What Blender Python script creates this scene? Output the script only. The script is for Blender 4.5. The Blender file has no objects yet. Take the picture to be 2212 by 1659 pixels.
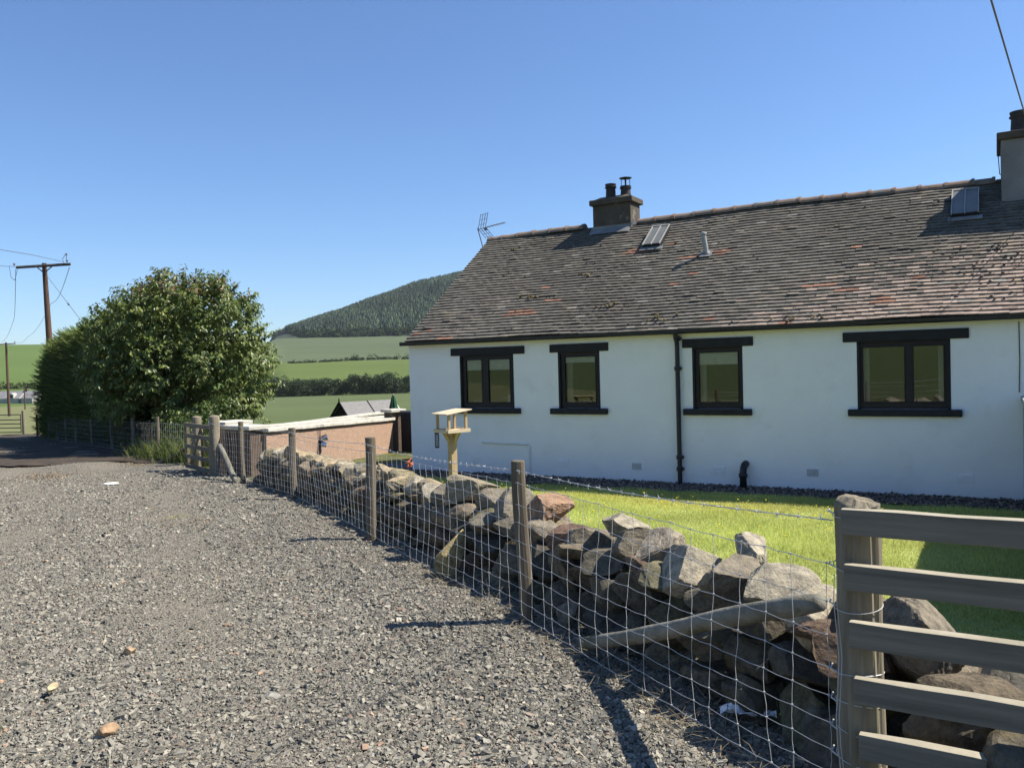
import bpy, math, random
import numpy as np
from mathutils import Vector, Matrix

SC = bpy.context.scene
COL = SC.collection
R = math.radians
rng = np.random.default_rng(7)
random.seed(7)

# ------------------------------------------------------------------ helpers
def link(o, parent=None):
    COL.objects.link(o)
    if parent is not None:
        o.parent = parent
    return o

def tag(o, label=None, cat=None, group=None, kind=None):
    if label: o['label'] = label
    if cat: o['category'] = cat
    if group: o['group'] = group
    if kind: o['kind'] = kind
    return o

def empty(name, loc=(0, 0, 0), rz=0.0, label=None, cat=None, group=None):
    o = bpy.data.objects.new(name, None)
    o.empty_display_size = 0.2
    COL.objects.link(o)
    o.location = loc
    o.rotation_euler = (0, 0, rz)
    return tag(o, label, cat, group)

def np_obj(name, V, F, mat=None, parent=None, col=None, smooth=False):
    """object from numpy arrays: V (n,3), F (m,k), optional colour per vertex"""
    V = np.asarray(V, dtype=np.float32); F = np.asarray(F, dtype=np.int32)
    me = bpy.data.meshes.new(name)
    m, k = F.shape
    me.vertices.add(len(V)); me.vertices.foreach_set('co', V.ravel())
    me.loops.add(m * k); me.loops.foreach_set('vertex_index', F.ravel())
    me.polygons.add(m)
    me.polygons.foreach_set('loop_start', np.arange(0, m * k, k, dtype=np.int32))
    try: me.polygons.foreach_set('loop_total', np.full(m, k, dtype=np.int32))
    except Exception: pass
    me.polygons.foreach_set('use_smooth', np.full(m, bool(smooth)))
    if col is not None:
        a = me.attributes.new('col', 'FLOAT_COLOR', 'POINT')
        c = np.ones((len(V), 4), dtype=np.float32); c[:, :3] = col
        a.data.foreach_set('color', c.ravel())
    me.update(calc_edges=True)
    if mat: me.materials.append(mat)
    return link(bpy.data.objects.new(name, me), parent)

class MB:
    """collects shapes into one mesh"""
    def __init__(s): s.v = []; s.f = []
    def add(s, vs, fs):
        o = len(s.v); s.v += [tuple(map(float, v)) for v in vs]
        s.f += [tuple(i + o for i in f) for f in fs]; return s
    def box(s, c, d, rot=None):
        hx, hy, hz = d[0] / 2, d[1] / 2, d[2] / 2
        vs = [Vector((x * hx, y * hy, z * hz)) for z in (-1, 1) for y in (-1, 1) for x in (-1, 1)]
        if rot is not None:
            M = rot if isinstance(rot, Matrix) else Matrix.Rotation(rot, 3, 'Z')
            vs = [M @ v for v in vs]
        c = Vector(c); vs = [v + c for v in vs]
        return s.add(vs, [(0, 2, 3, 1), (4, 5, 7, 6), (0, 1, 5, 4), (2, 6, 7, 3), (0, 4, 6, 2), (1, 3, 7, 5)])
    def span(s, lo, hi):
        return s.box([(a + b) / 2 for a, b in zip(lo, hi)], [abs(b - a) for a, b in zip(lo, hi)])
    def tube(s, pts, r, n=6, cap=True):
        pts = [Vector(p) for p in pts]; rs = r if isinstance(r, (list, tuple)) else [r] * len(pts)
        up = Vector((0, 0, 1)); rings = []; ref = None
        for i, p in enumerate(pts):
            t = (pts[min(i + 1, len(pts) - 1)] - pts[max(i - 1, 0)])
            t = t.normalized() if t.length > 1e-9 else up
            if ref is None:
                ref = t.cross(up) if abs(t.dot(up)) < .95 else t.cross(Vector((1, 0, 0)))
            ref = (ref - t * ref.dot(t)).normalized(); b = t.cross(ref)
            rings.append([p + (ref * math.cos(2 * math.pi * k / n) + b * math.sin(2 * math.pi * k / n)) * rs[i] for k in range(n)])
        vs = [v for g in rings for v in g]; fs = []
        for i in range(len(pts) - 1):
            for k in range(n):
                a = i * n + k; b2 = i * n + (k + 1) % n
                fs.append((a, b2, b2 + n, a + n))
        if cap: fs += [tuple(range(n - 1, -1, -1)), tuple((len(pts) - 1) * n + k for k in range(n))]
        return s.add(vs, fs)
    def lathe(s, prof, c=(0, 0, 0), n=20):
        vs = []; fs = []
        for (r, z) in prof:
            for k in range(n):
                a = 2 * math.pi * k / n
                vs.append((c[0] + r * math.cos(a), c[1] + r * math.sin(a), c[2] + z))
        for i in range(len(prof) - 1):
            for k in range(n):
                a = i * n + k; b = i * n + (k + 1) % n
                fs.append((a, b, b + n, a + n))
        fs += [tuple(range(n - 1, -1, -1)), tuple((len(prof) - 1) * n + k for k in range(n))]
        return s.add(vs, fs)
    def prism(s, poly, axis, a, b):
        """polygon in the two other axes, extruded along axis from a to b"""
        def p3(u, v, w):
            return {'x': (w, u, v), 'y': (u, w, v), 'z': (u, v, w)}[axis]
        n = len(poly)
        vs = [p3(u, v, a) for u, v in poly] + [p3(u, v, b) for u, v in poly]
        fs = [tuple(range(n - 1, -1, -1)), tuple(range(n, 2 * n))]
        fs += [(i, (i + 1) % n, (i + 1) % n + n, i + n) for i in range(n)]
        return s.add(vs, fs)
    def build(s, name, mat, parent=None, bevel=0.0, smooth=False, seg=2):
        me = bpy.data.meshes.new(name)
        me.from_pydata(s.v, [], s.f)
        import bmesh
        bm = bmesh.new(); bm.from_mesh(me); bmesh.ops.recalc_face_normals(bm, faces=bm.faces[:]); bm.to_mesh(me); bm.free()
        if smooth:
            for p in me.polygons: p.use_smooth = True
        me.materials.append(mat)
        o = link(bpy.data.objects.new(name, me), parent)
        if bevel:
            m = o.modifiers.new('bevel', 'BEVEL'); m.width = bevel; m.segments = seg; m.limit_method = 'ANGLE'; m.angle_limit = R(40)
        return o

# ------------------------------------------------------------------ materials
def new_mat(name):
    m = bpy.data.materials.new(name); m.use_nodes = True
    nt = m.node_tree; b = nt.nodes['Principled BSDF']
    return m, nt, b

def N(nt, typ, **kw):
    n = nt.nodes.new(typ)
    for k, v in kw.items():
        if k.startswith('i_'):
            n.inputs[k[2:].replace('_', ' ')].default_value = v
        else: setattr(n, k, v)
    return n

def ramp(nt, stops, interp='LINEAR'):
    r = nt.nodes.new('ShaderNodeValToRGB'); r.color_ramp.interpolation = interp
    els = r.color_ramp.elements
    while len(els) < len(stops): els.new(.5)
    for e, (p, c) in zip(els, stops):
        e.position = p; e.color = (*c, 1) if len(c) == 3 else c
    return r

def mat(name, stops, scale=5.0, detail=6, rough=.85, bump=0.0, bscale=None, stretch=None, attr=False, spec=.3,
        dist=.02, second=None, metal=0.0, seedoff=0.0, nrough=.62):
    """noise-coloured surface; attr multiplies the mesh's own 'col' attribute"""
    m, nt, b = new_mat(name); L = nt.links
    tc = N(nt, 'ShaderNodeTexCoord'); mp = N(nt, 'ShaderNodeMapping')
    L.new(tc.outputs['Object'], mp.inputs['Vector'])
    if stretch: mp.inputs['Scale'].default_value = stretch
    mp.inputs['Location'].default_value = (seedoff, seedoff * .7, seedoff * .3)
    nz = N(nt, 'ShaderNodeTexNoise', i_Scale=scale, i_Detail=detail, i_Roughness=nrough)
    L.new(mp.outputs[0], nz.inputs['Vector'])
    rp = ramp(nt, stops); L.new(nz.outputs['Fac'], rp.inputs[0])
    out = rp.outputs[0]
    if second:      # (scale, lo, hi, colour): blotches of another colour
        n2 = N(nt, 'ShaderNodeTexNoise', i_Scale=second[0], i_Detail=5, i_Roughness=.6)
        L.new(mp.outputs[0], n2.inputs['Vector'])
        r2 = ramp(nt, [(second[1], (0, 0, 0)), (second[2], (1, 1, 1))]); L.new(n2.outputs['Fac'], r2.inputs[0])
        mx = N(nt, 'ShaderNodeMixRGB'); mx.inputs[2].default_value = (*second[3], 1)
        L.new(r2.outputs[0], mx.inputs[0]); L.new(out, mx.inputs[1]); out = mx.outputs[0]
    if attr:
        at = N(nt, 'ShaderNodeAttribute', attribute_name='col')
        mx = N(nt, 'ShaderNodeMixRGB', blend_type='MULTIPLY'); mx.inputs[0].default_value = 1
        L.new(out, mx.inputs[1]); L.new(at.outputs['Color'], mx.inputs[2]); out = mx.outputs[0]
    L.new(out, b.inputs['Base Color'])
    b.inputs['Roughness'].default_value = rough; b.inputs['Metallic'].default_value = metal
    b.inputs['Specular IOR Level'].default_value = spec
    if bump:
        bz = N(nt, 'ShaderNodeTexNoise', i_Scale=bscale or scale * 3, i_Detail=8, i_Roughness=.65)
        L.new(mp.outputs[0], bz.inputs['Vector'])
        bp = N(nt, 'ShaderNodeBump', i_Strength=bump, i_Distance=dist)
        L.new(bz.outputs['Fac'], bp.inputs['Height']); L.new(bp.outputs[0], b.inputs['Normal'])
    return m

def leaf_mat(name, trans=.35, rough=.45, spec=.4, tint=(1, 1, 1), tcol=(.55, .75, .12)):
    """leaves: colour from the mesh's 'col' attribute, some light passes through"""
    m, nt, b = new_mat(name); L = nt.links
    at = N(nt, 'ShaderNodeAttribute', attribute_name='col')
    L.new(at.outputs['Color'], b.inputs['Base Color'])
    b.inputs['Roughness'].default_value = rough; b.inputs['Specular IOR Level'].default_value = spec
    tr = N(nt, 'ShaderNodeBsdfTranslucent')
    mxc = N(nt, 'ShaderNodeMixRGB', blend_type='MIX'); mxc.inputs[0].default_value = .25
    L.new(at.outputs['Color'], mxc.inputs[1]); mxc.inputs[2].default_value = (*[c * .25 for c in tcol], 1)
    L.new(mxc.outputs[0], tr.inputs['Color'])
    mx = N(nt, 'ShaderNodeMixShader'); mx.inputs[0].default_value = trans
    L.new(b.outputs[0], mx.inputs[1]); L.new(tr.outputs[0], mx.inputs[2])
    L.new(mx.outputs[0], nt.nodes['Material Output'].inputs['Surface'])
    return m

def plain(name, c, rough=.6, metal=0.0, spec=.4):
    return mat(name, [(.3, tuple(x * .88 for x in c)), (.7, tuple(min(1, x * 1.1) for x in c))], scale=14, rough=rough, metal=metal, spec=spec)

# ------------------------------------------------------------------ camera and the places measured with it
F_PX, CXP, CYP, ROLL, PITCH, EYE = 1791.0, 1106.0, 829.5, 0.0275, R(1.33), 1.63
def ray(x, y):
    dx, dy = x - CXP, y - CYP
    c, s = math.cos(ROLL), math.sin(ROLL)
    xr, yr = dx * c - dy * s, dx * s + dy * c
    c, s = math.cos(PITCH), math.sin(PITCH)
    return np.array([xr, F_PX * c - yr * s, -F_PX * s - yr * c])
def at(x, y, Y):
    """the point seen at photo position x, y that lies Y metres ahead"""
    r = ray(x, y); t = Y / r[1]
    return (r[0] * t, Y, EYE + r[2] * t)

cam = bpy.data.cameras.new('camera'); co = link(bpy.data.objects.new('camera', cam))
co.matrix_world = Matrix.Translation((0, 0, EYE)) @ Matrix.Rotation(math.pi / 2 - PITCH, 4, 'X') @ Matrix.Rotation(-ROLL, 4, 'Z')
cam.sensor_width = 36; cam.lens = 36 * F_PX / 2212; cam.clip_end = 9000; cam.clip_start = .05
SC.camera = co

# ------------------------------------------------------------------ light
SUN_AZ, SUN_EL = R(86), R(50.5)          # azimuth clockwise from +Y
w = bpy.data.worlds.new('World'); SC.world = w; w.use_nodes = True
bg = w.node_tree.nodes['Background']
sky = w.node_tree.nodes.new('ShaderNodeTexSky'); sky.sky_type = 'NISHITA'; sky.sun_disc = False
sky.sun_elevation = SUN_EL; sky.sun_rotation = SUN_AZ
sky.air_density = 1.0; sky.dust_density = .3; sky.ozone_density = 10.0; sky.altitude = 50
w.node_tree.links.new(sky.outputs[0], bg.inputs['Color']); bg.inputs['Strength'].default_value = .09
sl = bpy.data.lights.new('sun', 'SUN'); sl.energy = 5.0; sl.angle = R(.53); sl.color = (1, .93, .82)
so = link(bpy.data.objects.new('sun', sl))
sd = Vector((math.sin(SUN_AZ) * math.cos(SUN_EL), math.cos(SUN_AZ) * math.cos(SUN_EL), math.sin(SUN_EL)))
so.rotation_euler = sd.to_track_quat('Z', 'Y').to_euler(); so.location = sd * 60
SC.view_settings.view_transform = 'Standard'; SC.view_settings.look = 'None'
SC.view_settings.exposure = 0.9; SC.view_settings.gamma = 1

# ------------------------------------------------------------------ ground shape
def sstep(a, b, x):
    t = np.clip((x - a) / (b - a), 0, 1); return t * t * (3 - 2 * t)
FENCE = np.array([(1.14, 2.76), (.045, 5.135), (-1.446, 8.307), (-3.19, 11.943), (-4.764, 14.525), (-5.78, 16.0),
                  (-6.88, 17.55), (-9.0, 21.0), (-12.4, 25.6), (-16.0, 30.3), (-19.6, 35.0), (-27.5, 46.0)])
def fence_x(y): return np.interp(y, FENCE[:, 1], FENCE[:, 0])
def near_z(x, y):
    s = y - 5.0
    z = -.035 * (s * .5 + .5 * np.sqrt(s * s + 1.0))
    gard = sstep(.35, 1.3, x - fence_x(y)) * (1 - sstep(15, 17, y)) * sstep(-3, 0, y)
    return z * (1 - gard) - .34 * gard
AZP = [ (p, math.atan2(ray(p, 760)[0], ray(p, 760)[1])) for p in (-300, 0, 560, 600, 690, 800, 900, 990, 1150, 1500) ]
AZK = np.array([a for _, a in AZP])
E_FOR = np.array([.034, .034, .034, .0375, .054, .075, .0925, .1035, .118, .125])   # skyline tangent, ground only
def far_z(r, az):
    rr = [60, 150, 300, 520, 950]; zz = [-1.93, -4.2, -7.4, 6.5, 38.0]
    z = np.interp(r, rr, zz)
    e = np.interp(az, AZK, E_FOR)
    crest = e * 1500 + 1.6
    t = np.clip((r - 950) / 550, 0, 1)
    z = np.where(r > 950, 38 + (crest - 38) * (1 - (1 - t) ** 1.5), z)
    z = np.where(r > 1500, crest - (r - 1500) * .12, z)
    left = sstep(AZK[3], AZK[2], az)                # the plain green rise on the left
    zl = np.interp(r, [60, 150, 330, 420, 700, 900, 3000], [-1.93, -4.0, -8.0, -4.0, 26.0, 31.0, -60])
    z = z * (1 - left) + zl * left
    bk = sstep(R(95), R(122), np.abs(az))          # pasture rising behind the camera
    zb = np.interp(r, [60, 260, 500, 3000], [4.2, 30.0, 50.0, 40.0])
    return z * (1 - bk) + zb * bk
def gz(x, y):
    x = np.asarray(x, float); y = np.asarray(y, float)
    r = np.hypot(x, y); az = np.arctan2(x, y)
    bk = sstep(R(95), R(122), np.abs(az))
    nz = near_z(x, y) * (1 - bk) + bk * np.interp(r, [0, 9, 60], [0, 0.1, 4.2])
    t = sstep(45, 75, r)
    return nz * (1 - t) + far_z(np.maximum(r, 60), az) * t
def g1(x, y): return float(gz(x, y))
# ------------------------------------------------------------------ terrain, one sheet to the horizon
def unit(a): return a / np.maximum(np.linalg.norm(a, axis=-1, keepdims=True), 1e-9)

def field_mat(name, a, b, sc, streak=None, bump=.4):
    return mat(name, [(.32, a), (.68, b)], scale=sc, detail=8, rough=.95, bump=bump, bscale=.9, dist=.25, spec=.1,
               second=(sc * .21, .45, .75, tuple((x * .6 + y * .4) * .86 for x, y in zip(a, b))), stretch=streak)
M_ROUGH = mat('rough_grass_ground', [(.3, (.05, .055, .025)), (.55, (.10, .11, .04)), (.75, (.16, .14, .07))], scale=2.2, rough=.95, bump=.6, bscale=22, spec=.1)
M_BARLEY = field_mat('barley', (.080, .103, .041), (.100, .126, .052), .05, (1, 2.5, 1))
M_BRIGHT = field_mat('young_grass', (.082, .113, .029), (.096, .130, .035), .02)
M_UPPER = field_mat('upper_field', (.076, .098, .050), (.092, .116, .062), .012, (1, 2, 1))
M_HILL = mat('wood_floor', [(.3, (.016, .026, .014)), (.7, (.035, .05, .022))], scale=.05, rough=1)
M_LEFT = field_mat('left_field', (.078, .120, .030), (.094, .138, .038), .015)
M_VERGE = mat('verge_grass', [(.3, (.10, .12, .045)), (.6, (.17, .17, .08)), (.8, (.24, .20, .12))], scale=1.1, rough=.95, bump=.5, bscale=14, spec=.1)

rs = np.concatenate([[0.0], np.geomspace(.6, 60, 90), np.geomspace(63, 4200, 130)])
na = 480
azs = np.linspace(-math.pi, math.pi, na, endpoint=False)
RR, AA = np.meshgrid(rs, azs, indexing='ij')
XX, YY = RR * np.sin(AA), RR * np.cos(AA)
ZZ = gz(XX, YY)
V = np.stack([XX, YY, ZZ], -1).reshape(-1, 3)
i, j = np.meshgrid(np.arange(len(rs) - 1), np.arange(na), indexing='ij')
a = i * na + j; b = i * na + (j + 1) % na
Fq = np.stack([a, b, b + na, a + na], -1).reshape(-1, 4)[:, ::-1]
terr = np_obj('terrain', V, Fq, None, smooth=True); tag(terr, kind='structure')
for m in (M_ROUGH, M_BARLEY, M_BRIGHT, M_UPPER, M_HILL, M_LEFT, M_VERGE): terr.data.materials.append(m)
rc = ((RR[:-1, :] + RR[1:, :]) / 2).ravel(); ac = np.repeat(azs[None, :] + math.pi / na, len(rs) - 1, 0).ravel()
xc, yc = rc * np.sin(ac), rc * np.cos(ac)
mi = np.zeros(len(rc), dtype=np.int32)
front = np.abs(ac) < R(100)
mi[(rc > 24) & front] = 1
mi[(rc > 302) & front] = 2; mi[(rc > 522) & front] = 3; mi[(rc > 948) & front] = 4
lf = front & (ac < AZK[2] - .012)
mi[lf & (rc > 330)] = 5
mi[lf & (rc > 9) & (rc <= 330) & (xc < fence_x(np.minimum(yc, 46)))] = 6
mi[~front & (rc > 9)] = 1
terr.data.polygons.foreach_set('material_index', mi)

# ------------------------------------------------------------------ gravel track
def und(x, y):
    """gentle ruts and lumps of the track"""
    return (.018 * np.sin(x * 1.9 + .6 * np.sin(y * .8)) * np.cos(y * .47 + 1) + .011 * np.sin(3.1 * x + 1.7 * y) + .008 * np.sin(5.3 * x - 4.1 * y + 2))
def tz(x, y): return gz(x, y) + .035 + und(x, y) * sstep(-3, 0, 12)
ny, nx = 420, 230
Yg = np.concatenate([np.linspace(-4, 2.5, 30, endpoint=False), np.geomspace(2.5, 44, ny - 30)])
fx = fence_x(Yg); lx = -.75 * np.maximum(Yg, 0) - 3.5
u = np.linspace(0, 1, nx) ** .8
X2 = lx[:, None] + (fx + .45 - lx)[:, None] * u[None, :]; Y2 = np.repeat(Yg[:, None], nx, 1)
edge = sstep(0, .05, u)[None, :] * sstep(1, .985, u)[None, :]
Z2 = gz(X2, Y2) + .035 * np.minimum(edge + .2, 1) + und(X2, Y2) * edge
def ruts(x, y):
    """how far a spot lies in the worn wheel tracks"""
    d = (fence_x(y) - x) * .9 + .25 * np.sin(y * .7)
    w_ = np.exp(-((d - 1.75) / .38) ** 2) + np.exp(-((d - 3.35) / .42) ** 2) + .8 * np.exp(-((d - 4.9) / .4) ** 2)
    return np.clip(w_ * (.75 + .45 * np.sin(x * 2.1 + 1.3 * np.sin(y * 1.7)) ), 0, 1)
DUST = ruts(X2, Y2)
Z2 += (1 - .7 * DUST) * rng.normal(0, 1, Z2.shape) * .006 * edge
ii, jj = np.meshgrid(np.arange(ny - 1), np.arange(nx - 1), indexing='ij')
q = ii * nx + jj
Fq = np.stack([q, q + 1, q + nx + 1, q + nx], -1).reshape(-1, 4)

def gravel_mat(name, shades, dust, cell=46, bump=1.0, attr=False):
    m, nt, b = new_mat(name); L = nt.links
    tc = N(nt, 'ShaderNodeTexCoord')
    vo = N(nt, 'ShaderNodeTexVoronoi', i_Scale=cell, i_Randomness=1.0)
    L.new(tc.outputs['Object'], vo.inputs['Vector'])
    rp = ramp(nt, shades); sep = N(nt, 'ShaderNodeSeparateColor'); L.new(vo.outputs['Color'], sep.inputs[0]); L.new(sep.outputs[0], rp.inputs[0])
    n1 = N(nt, 'ShaderNodeTexNoise', i_Scale=.55, i_Detail=6, i_Roughness=.6); L.new(tc.outputs['Object'], n1.inputs['Vector'])
    r1 = ramp(nt, [(.40, (0, 0, 0)), (.66, (1, 1, 1))]); L.new(n1.outputs['Fac'], r1.inputs[0])
    mt = N(nt, 'ShaderNodeMath', operation='MULTIPLY'); mt.inputs[1].default_value = .45; L.new(r1.outputs[0], mt.inputs[0])
    at_ = N(nt, 'ShaderNodeAttribute', attribute_name='col'); m3 = N(nt, 'ShaderNodeMath', operation='MULTIPLY_ADD', use_clamp=True); m3.inputs[1].default_value = .6
    L.new(at_.outputs['Fac'], m3.inputs[0]); L.new(mt.outputs[0], m3.inputs[2]); mt = m3
    mx = N(nt, 'ShaderNodeMixRGB'); mx.inputs[2].default_value = (*dust, 1)
    L.new(mt.outputs[0], mx.inputs[0]); L.new(rp.outputs[0], mx.inputs[1]); L.new(mx.outputs[0], b.inputs['Base Color'])
    b.inputs['Roughness'].default_value = .9; b.inputs['Specular IOR Level'].default_value = .25
    n2 = N(nt, 'ShaderNodeTexNoise', i_Scale=130, i_Detail=4); L.new(tc.outputs['Object'], n2.inputs['Vector'])
    ad = N(nt, 'ShaderNodeMath', operation='ADD'); L.new(vo.outputs['Distance'], ad.inputs[0]); L.new(n2.outputs['Fac'], ad.inputs[1])
    bp = N(nt, 'ShaderNodeBump', i_Strength=bump, i_Distance=.03, invert=True); L.new(ad.outputs[0], bp.inputs['Height']); L.new(bp.outputs[0], b.inputs['Normal'])
    return m
GREYS = [(0, (.075, .072, .062)), (.25, (.165, .156, .130)), (.55, (.235, .221, .182)), (.8, (.295, .275, .225)), (.93, (.25, .20, .165)), (1, (.36, .33, .27))]
M_TRACK = gravel_mat('track_gravel', GREYS, (.275, .245, .190))
track = np_obj('gravel_track', np.stack([X2, Y2, Z2], -1).reshape(-1, 3), Fq, M_TRACK, smooth=False, col=np.repeat(DUST.reshape(-1, 1), 3, 1)); tag(track, kind='structure')

# loose stone chips
def chips(P, size, col, flat=.42):
    n = len(P)
    base = np.array([(-1, -1, -1), (1, -1, -1), (1, 1, -1), (-1, 1, -1), (-1, -1, 1), (1, -1, 1), (1, 1, 1), (-1, 1, 1)], float)
    v = base[None] * (1 + rng.uniform(-.55, .25, (n, 8, 3)))
    sc = np.stack([rng.uniform(.65, 1.25, n), rng.uniform(.5, .9, n), rng.uniform(.6, 1.3, n) * flat], -1) * size[:, None] * .5
    v = v * sc[:, None, :]
    def rot(v, ang, i, j):
        c, s = np.cos(ang)[:, None], np.sin(ang)[:, None]
        o = v.copy(); o[..., i] = v[..., i] * c - v[..., j] * s; o[..., j] = v[..., i] * s + v[..., j] * c; return o
    v = rot(v, rng.normal(0, .38, n), 0, 2); v = rot(v, rng.normal(0, .38, n), 1, 2); v = rot(v, rng.uniform(0, 6.28, n), 0, 1)
    V = (v + P[:, None, :]).reshape(-1, 3)
    f = np.array([(0, 3, 2, 1), (4, 5, 6, 7), (0, 1, 5, 4), (1, 2, 6, 5), (2, 3, 7, 6), (3, 0, 4, 7)])
    F = (np.arange(n)[:, None, None] * 8 + f[None]).reshape(-1, 4)
    return V, F, np.repeat(col, 8, 0)
def pick(cols, pr, n, var=.16):
    c = np.array(cols)[rng.choice(len(cols), n, p=np.array(pr) / sum(pr))]
    return np.clip(c * (1 + rng.normal(0, var, (n, 1))), .01, .9)
STONE_C = [(.185, .175, .144), (.240, .226, .184), (.108, .104, .089), (.280, .256, .204), (.225, .178, .140), (.36, .325, .25), (.32, .22, .15)]
STONE_P = [34, 34, 14, 12, 4, 1.3, .8]
n = 265000
Yc = np.exp(rng.uniform(math.log(2.5), math.log(17), n))
fr = fence_x(Yc); lo = -.72 * Yc - .6
Xc = lo + (fr + .3 - lo) * rng.uniform(0, 1, n)
sz = np.clip(rng.lognormal(math.log(.0122), .46, n), .0055, .046) * (1 + .35 * sstep(6, 14, Yc))
keep = np.sin(Xc * 1.3 + np.sin(Yc * .9) * 1.5) * .5 + .5 + .8 * rng.uniform(0, 1, n) > .40
keep &= rng.uniform(0, 1, n) > .62 * ruts(Xc, Yc)
sz = sz * (1 - .3 * ruts(Xc, Yc))
Xc, Yc, sz = Xc[keep], Yc[keep], sz[keep]; n = len(Xc)
Zc = gz(Xc, Yc) + .035 + und(Xc, Yc) + sz * .12
V, F, C = chips(np.stack([Xc, Yc, Zc], -1), sz, pick(STONE_C, STONE_P, n))
def attr_mat(name, rough=.85, bump=.3, bscale=90, vary=.25, spec=.3, dist=.01, nscale=30):
    return mat(name, [(.3, (1 - vary,) * 3), (.7, (1 + vary,) * 3)], scale=nscale, attr=True, rough=rough, bump=bump, bscale=bscale, spec=spec, dist=dist)
M_CHIP = attr_mat('stone_chips')
tag(np_obj('gravel', V, F, M_CHIP, col=C), 'loose grey stone chips strewn over the track', 'gravel', kind='stuff')

# ------------------------------------------------------------------ leaves, blades and straws
def leaf_mesh(P, D, Nn, Ln, Wd, fold=.25, droop=.25):
    """pointed leaf: base P, direction D, face normal Nn, arrays; four triangles each"""
    D = unit(D); S = unit(np.cross(D, Nn)); U = np.cross(S, D)
    Ln = Ln[:, None]; Wd = Wd[:, None]
    base = P; mid = P + D * Ln * .45 - U * Wd * fold * .5
    l = P + D * Ln * .42 + S * Wd * .5 + U * Wd * fold; r = P + D * Ln * .42 - S * Wd * .5 + U * Wd * fold
    tip = P + D * Ln - U * Ln * droop
    V = np.stack([base, l, r, tip, mid], 1).reshape(-1, 3)
    f = np.array([(0, 2, 4), (0, 4, 1), (4, 2, 3), (4, 3, 1)])
    F = (np.arange(len(P))[:, None, None] * 5 + f[None]).reshape(-1, 3)
    return V, F
def blades(P, D, L, W):
    """thin tapering blades, one triangle each"""
    D = unit(D); S = unit(np.cross(D, rng.normal(0, 1, D.shape)))
    V = np.stack([P - S * W[:, None] / 2, P + S * W[:, None] / 2, P + D * L[:, None]], 1).reshape(-1, 3)
    return V, np.arange(len(P) * 3).reshape(-1, 3)
def bent_blades(P, D, L, W, sag):
    D = unit(D); S = unit(np.cross(D, np.array([0, 0, 1.0]) + rng.normal(0, .2, D.shape)))
    m = P + D * L[:, None] * .55; t = P + D * L[:, None]; t[:, 2] -= sag
    V = np.stack([P - S * W[:, None] / 2, P + S * W[:, None] / 2, m + S * W[:, None] * .4, m - S * W[:, None] * .4, t], 1).reshape(-1, 3)
    f = np.array([(0, 1, 2), (0, 2, 3), (3, 2, 4)])
    return V, (np.arange(len(P))[:, None, None] * 5 + f[None]).reshape(-1, 3)
def sph(n):
    v = rng.normal(0, 1, (n, 3)); return unit(v)
M_LEAF = leaf_mat('broad_leaf', trans=.22, rough=.42, spec=.35)
M_NEEDLE = leaf_mat('conifer_spray', trans=.25, rough=.6, spec=.2)
M_BLADE = leaf_mat('grass_blade', trans=.5, rough=.5, spec=.25)
M_STRAW = leaf_mat('dry_straw', trans=.2, rough=.7, spec=.2, tcol=(.7, .6, .3))
M_BARK = mat('bark', [(.3, (.035, .027, .02)), (.7, (.09, .07, .05))], scale=9, bump=.6, bscale=30, stretch=(1, 1, .25), rough=.95)

# ------------------------------------------------------------------ hill wood, field hedges
def cone_trees(P, Hh, Rr, col):
    """ragged conifers: four drooping tiers of five-sided skirts"""
    n = len(P); Vs = []; Fs = []; Cs = []
    k = 6; T = 4
    for t in range(T):
        z0 = .08 + .21 * t; z1 = z0 + .36; rr = (1 - .2 * t)
        ang = np.linspace(0, 2 * math.pi, k, endpoint=False)[None, :] + rng.uniform(0, 6, (n, 1))
        rad = Rr[:, None] * rr * rng.uniform(.55, 1.15, (n, k)); 
        ring = np.stack([np.cos(ang) * rad, np.sin(ang) * rad, (Hh * z0)[:, None] + rng.uniform(-.05, .05, (n, k)) * Hh[:, None]], -1)
        apex = np.stack([rng.normal(0, .06, n) * Rr, rng.normal(0, .06, n) * Rr, Hh * min(z1, 1.0)], -1)[:, None, :]
        Vt = np.concatenate([ring, apex], 1) + P[:, None, :]
        f = np.array([(q, (q + 1) % k, k) for q in range(k)])
        Fs.append((np.arange(n)[:, None, None] * (k + 1) + f[None]).reshape(-1, 3) + sum(len(v) for v in Vs))
        Vs.append(Vt.reshape(-1, 3)); Cs.append(np.repeat(col * (.92 + .05 * t), k + 1, 0))
    return np.concatenate(Vs), np.concatenate(Fs), np.concatenate(Cs)
n = 27000
rr_ = 955 + 570 * rng.uniform(0, 1, n) ** .9
a0, a1 = math.atan2(ray(574, 700)[0], ray(574, 700)[1]), math.atan2(ray(1560, 700)[0], ray(1560, 700)[1])
aa = rng.uniform(a0, a1, n)
edge_r = 955 + 420 * sstep(AZK[3] + .03, AZK[3] - .002, aa) + 18 * np.sin(aa * 90)
k = rr_ > edge_r; rr_, aa = rr_[k], aa[k]; n = len(rr_)
Px, Py = rr_ * np.sin(aa), rr_ * np.cos(aa)
P = np.stack([Px, Py, gz(Px, Py) - .5], -1)
patch = np.sin(Px * .021 + 1.3) * np.sin(Py * .017) + .5 * np.sin(Px * .06 + Py * .03)
hh = rng.uniform(7.5, 13.5, n) + 1.5 * patch
cc = pick([(.040, .062, .038), (.050, .075, .040), (.034, .054, .038), (.068, .092, .042)], [4, 3, 3, 1], n, .2) * (1 + .25 * patch[:, None])
Vc, Fc, Cc = cone_trees(P, hh, hh * rng.uniform(.24, .40, n), np.clip(cc, .008, .3))
M_WOOD = leaf_mat('far_conifers', trans=.1, rough=.8, spec=.1)
tag(np_obj('hill_woodland', Vc, Fc, M_WOOD, col=Cc), 'dark conifer wood covering the hill behind the fields', 'woodland', kind='stuff')

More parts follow.
